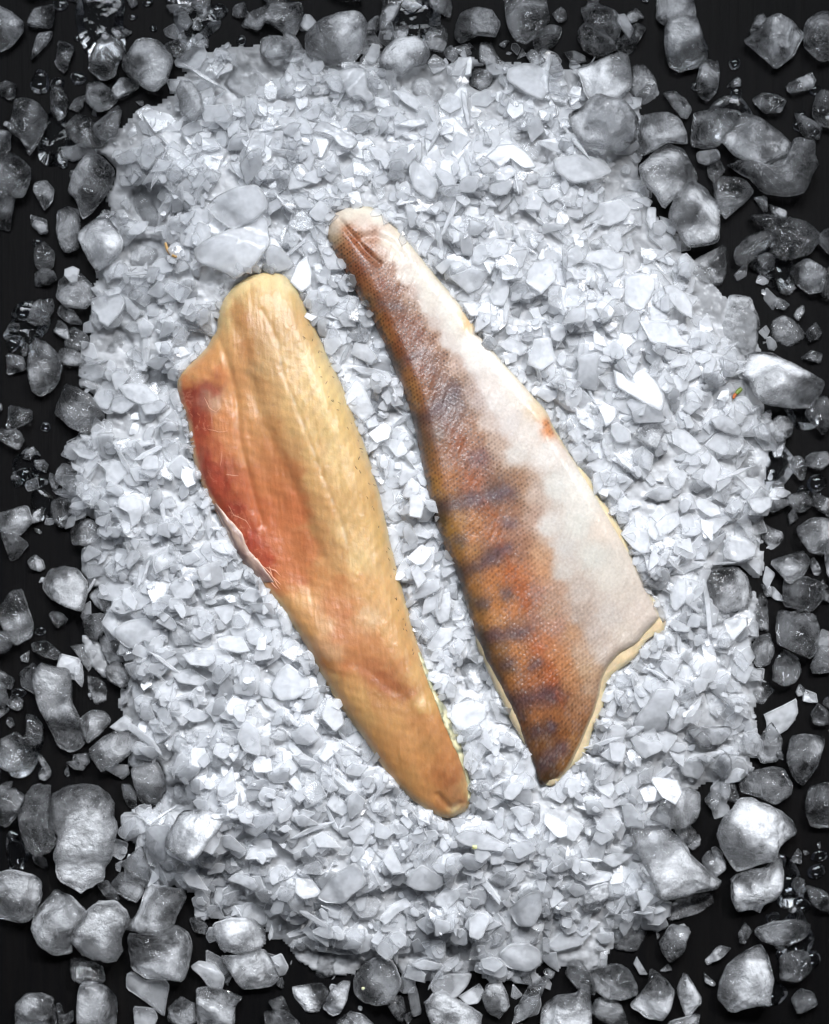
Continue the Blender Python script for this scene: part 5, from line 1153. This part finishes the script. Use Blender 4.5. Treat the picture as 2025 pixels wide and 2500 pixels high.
DROPS = [(150,12,14),(360,8,9),(325,40,8),(300,70,8),(375,70,7),(190,94,6),(100,200,26),(140,205,16),(110,345,9),(155,400,10),(190,188,15),(120,470,12),(95,540,9),(90,592,9),(60,765,24),(30,842,16),(80,880,12),(112,1042,10),(55,1165,22),(95,1180,14),(100,1540,10),(45,1690,12),(55,1720,6),(100,1870,7),(30,2050,8),(55,2100,6),(535,26,22),(590,100,13),(470,150,10),(420,210,9),(1010,10,22),(1060,12,9),(1085,8,9),(1795,155,14),(1800,228,16),(1960,280,9),(1945,310,11),(1990,220,13),(1700,210,9),(1880,620,9),(1975,620,10),(1900,1075,12),(1990,1180,20),(1960,1200,12),(1930,2165,26),(1960,2210,18),(1885,2240,14),(2000,2090,14),(1990,2130,20),(1945,2085,9),(1905,2330,11),(1975,2345,24),(1660,60,8),(1600,330,8),(1880,470,7)]
for (x, y, R) in DROPS:
    n = 7; an = np.arange(n) / n * 6.283; rad = R * PX * r.uniform(.7, 1.25, n) * 1.2
    Pw = px2w(np.array([[x, y]]))[0] + np.c_[np.cos(an) * rad * r.uniform(.8, 1.5), np.sin(an) * rad]
    f = foot(Pw)
    if f is None or TAKEN[f[0]][f[3]].mean() > .5: continue
    V, q4, t3, c = dome(Pw, min(.004, R * PX * r.uniform(.35, .6))); me = mesh_from("water_drop", V, q4, t3)
    tone = "tiny" if R < 9 else "round" if R < 13 else "wide"
    for dist, rx, ry, rl in sorted((math.hypot(rx - x, ry - y), rx, ry, rl) for rx, ry, rl in REG)[:14]:
        dx, dy = x - rx, y - ry
        w = ("above" if dy < 0 else "below") if abs(dy) > 1.6 * abs(dx) else ("right of" if dx > 0 else "left of") if abs(dx) > 1.6 * abs(dy) else ("upper" if dy < 0 else "lower") + (" right of" if dx > 0 else " left of")
        lab = f"{tone} water drop {w} the {rl}"
        if lab not in used and len(lab.split()) <= 16: break
    used[lab] = 1
    tag(link("water_drop", me, M_WATER, (c[0], c[1], 0.0005)), lab, "water drop", "water drops on the board")

# shallow puddles of melt water
for (x, y, R) in [(70,800,60),(60,1140,45),(110,1230,40),(60,1840,55),(40,2080,50),(250,60,70),(470,60,60),(130,330,60),(1680,120,60),(1790,300,50),(1900,650,60),(1880,1130,60),(1960,1000,45),(1940,2290,60),(1930,2150,55),(1880,2420,45),(1010,60,60)]:
    an = np.arange(9) / 9 * 6.283; rad = R * PX * r.uniform(.55, 1.3, 9); Pw = px2w(np.array([[x, y]]))[0] + np.c_[np.cos(an) * rad * r.uniform(.7, 1.2), np.sin(an) * rad * 1.2]
    V, q4, t3, c = dome(Pw, .0013, 36); V[:, 2] += 0.0006 * smooth(.0002, .001, V[:, 2]) * fbm(V[:, 0] * 220, V[:, 1] * 220, x, 3)
    for dist, rx, ry, rl in sorted((math.hypot(rx - x, ry - y), rx, ry, rl) for rx, ry, rl in REG)[:14]:
        lab = f"shallow puddle of melt water by the {rl}"
        if lab not in used and len(lab.split()) <= 16: break
    used[lab] = 1; tag(link("water_puddle", mesh_from("water_puddle", V, q4, t3), M_WATER, (c[0], c[1], 0.0003)), lab, "puddle", "puddles on the board")

# small stray bits
def stray(name, pts, rad, mat, lab, cat, lift=0.001):
    D = resample_open(np.array(pts, float), 16); z = np.array([float(bilin(H, np.array([x]), np.array([y]))[0]) for x, y in D]); z = np.maximum(z, z.mean()) + lift + rad * 0.6
    wv = px2w(D, 0) * ((CAMZ - z) / CAMZ)[:, None]; p = np.c_[wv, z]; c = p.mean(0)
    V, q4, t3 = tube(p - c, rad * np.sin(np.linspace(.5, 2.7, 16)) ** .5, 7); return tag(link(name, mesh_from(name, V, q4, t3), mat, tuple(c)), lab, cat)
st = stray("herb_stem", [(1812, 948), (1803, 956), (1798, 962)], .0012, mat_plain("green_stem", s2l("5E6E22"), .5), "tiny green stem bit with a rusty end beside the pale wedge block", "herb bit", .0028)
D = np.array([(1797.5, 961), (1794, 966), (1792, 971)]); 
rp = stray("rusty_tip", D, .0009, mat_plain("rust_stem", s2l("A0521C"), .5), None, None, .0028)
rp.parent = st; rp.location = tuple(np.array(rp.location) - np.array(st.location))
stray("plant_fibre", [(404, 592), (407, 604), (412, 616), (421, 624), (432, 627)], .0008, mat_plain("tan_fibre", s2l("B08A52"), .5), "curled tan plant fibre on the crushed ice at upper left", "plant fibre", .0016)
def crumb(name, xy, R, h, col, lab, cat):
    an = np.arange(8) / 8 * 6.283; Pw = px2w(np.array([xy]))[0] + np.c_[np.cos(an), np.sin(an)] * (R * PX * r.uniform(.6, 1.3, 8))[:, None]
    o, a, b, cx, cy_ = settle(Pw, h, 90, (0, 0), .8, .3)
    V, q4, t3, _ = chunk_mesh(chaikin(Pw, 1) - Pw.mean(0), h, 0, 1.2, int(R), 24, rim=.3, facets=2, soft=1); c = Pw.mean(0); V[:, 2] += a * V[:, 0] + b * V[:, 1] - 0.0002; V[:, 2] += 0.25 * h * fbm(V[:, 0] * 900, V[:, 1] * 900, 1, 2); me = mesh_from(name, V, q4, t3)
    return tag(link(name, me, mat_plain(name + "_mat", s2l(col), .4, .3), (c[0], c[1], o)), lab, cat)
crumb("fat_crumb", (1157, 2046), 7, .0008, "C8C890", "pale yellow crumb on the tilted white flake below the fillets", "fat crumb")
crumb("fat_crumb", (888, 2403), 4, .0008, "C8C8A0", "pale yellow speck on the round stone-like ice cube", "fat crumb")
if DEBUG:
    from mathutils import Vector
    dg = bpy.context.evaluated_depsgraph_get()
    for (x, y) in DEBUG:
        p = px2w(np.array([x, y])); d = Vector((p[0], p[1], -CAMZ)).normalized()
        hit = SC.ray_cast(dg, Vector((0, 0, CAMZ)), d); print("HIT", x, y, hit[0], hit[4].name if hit[4] else None, hit[4].get("label") if hit[4] else None)
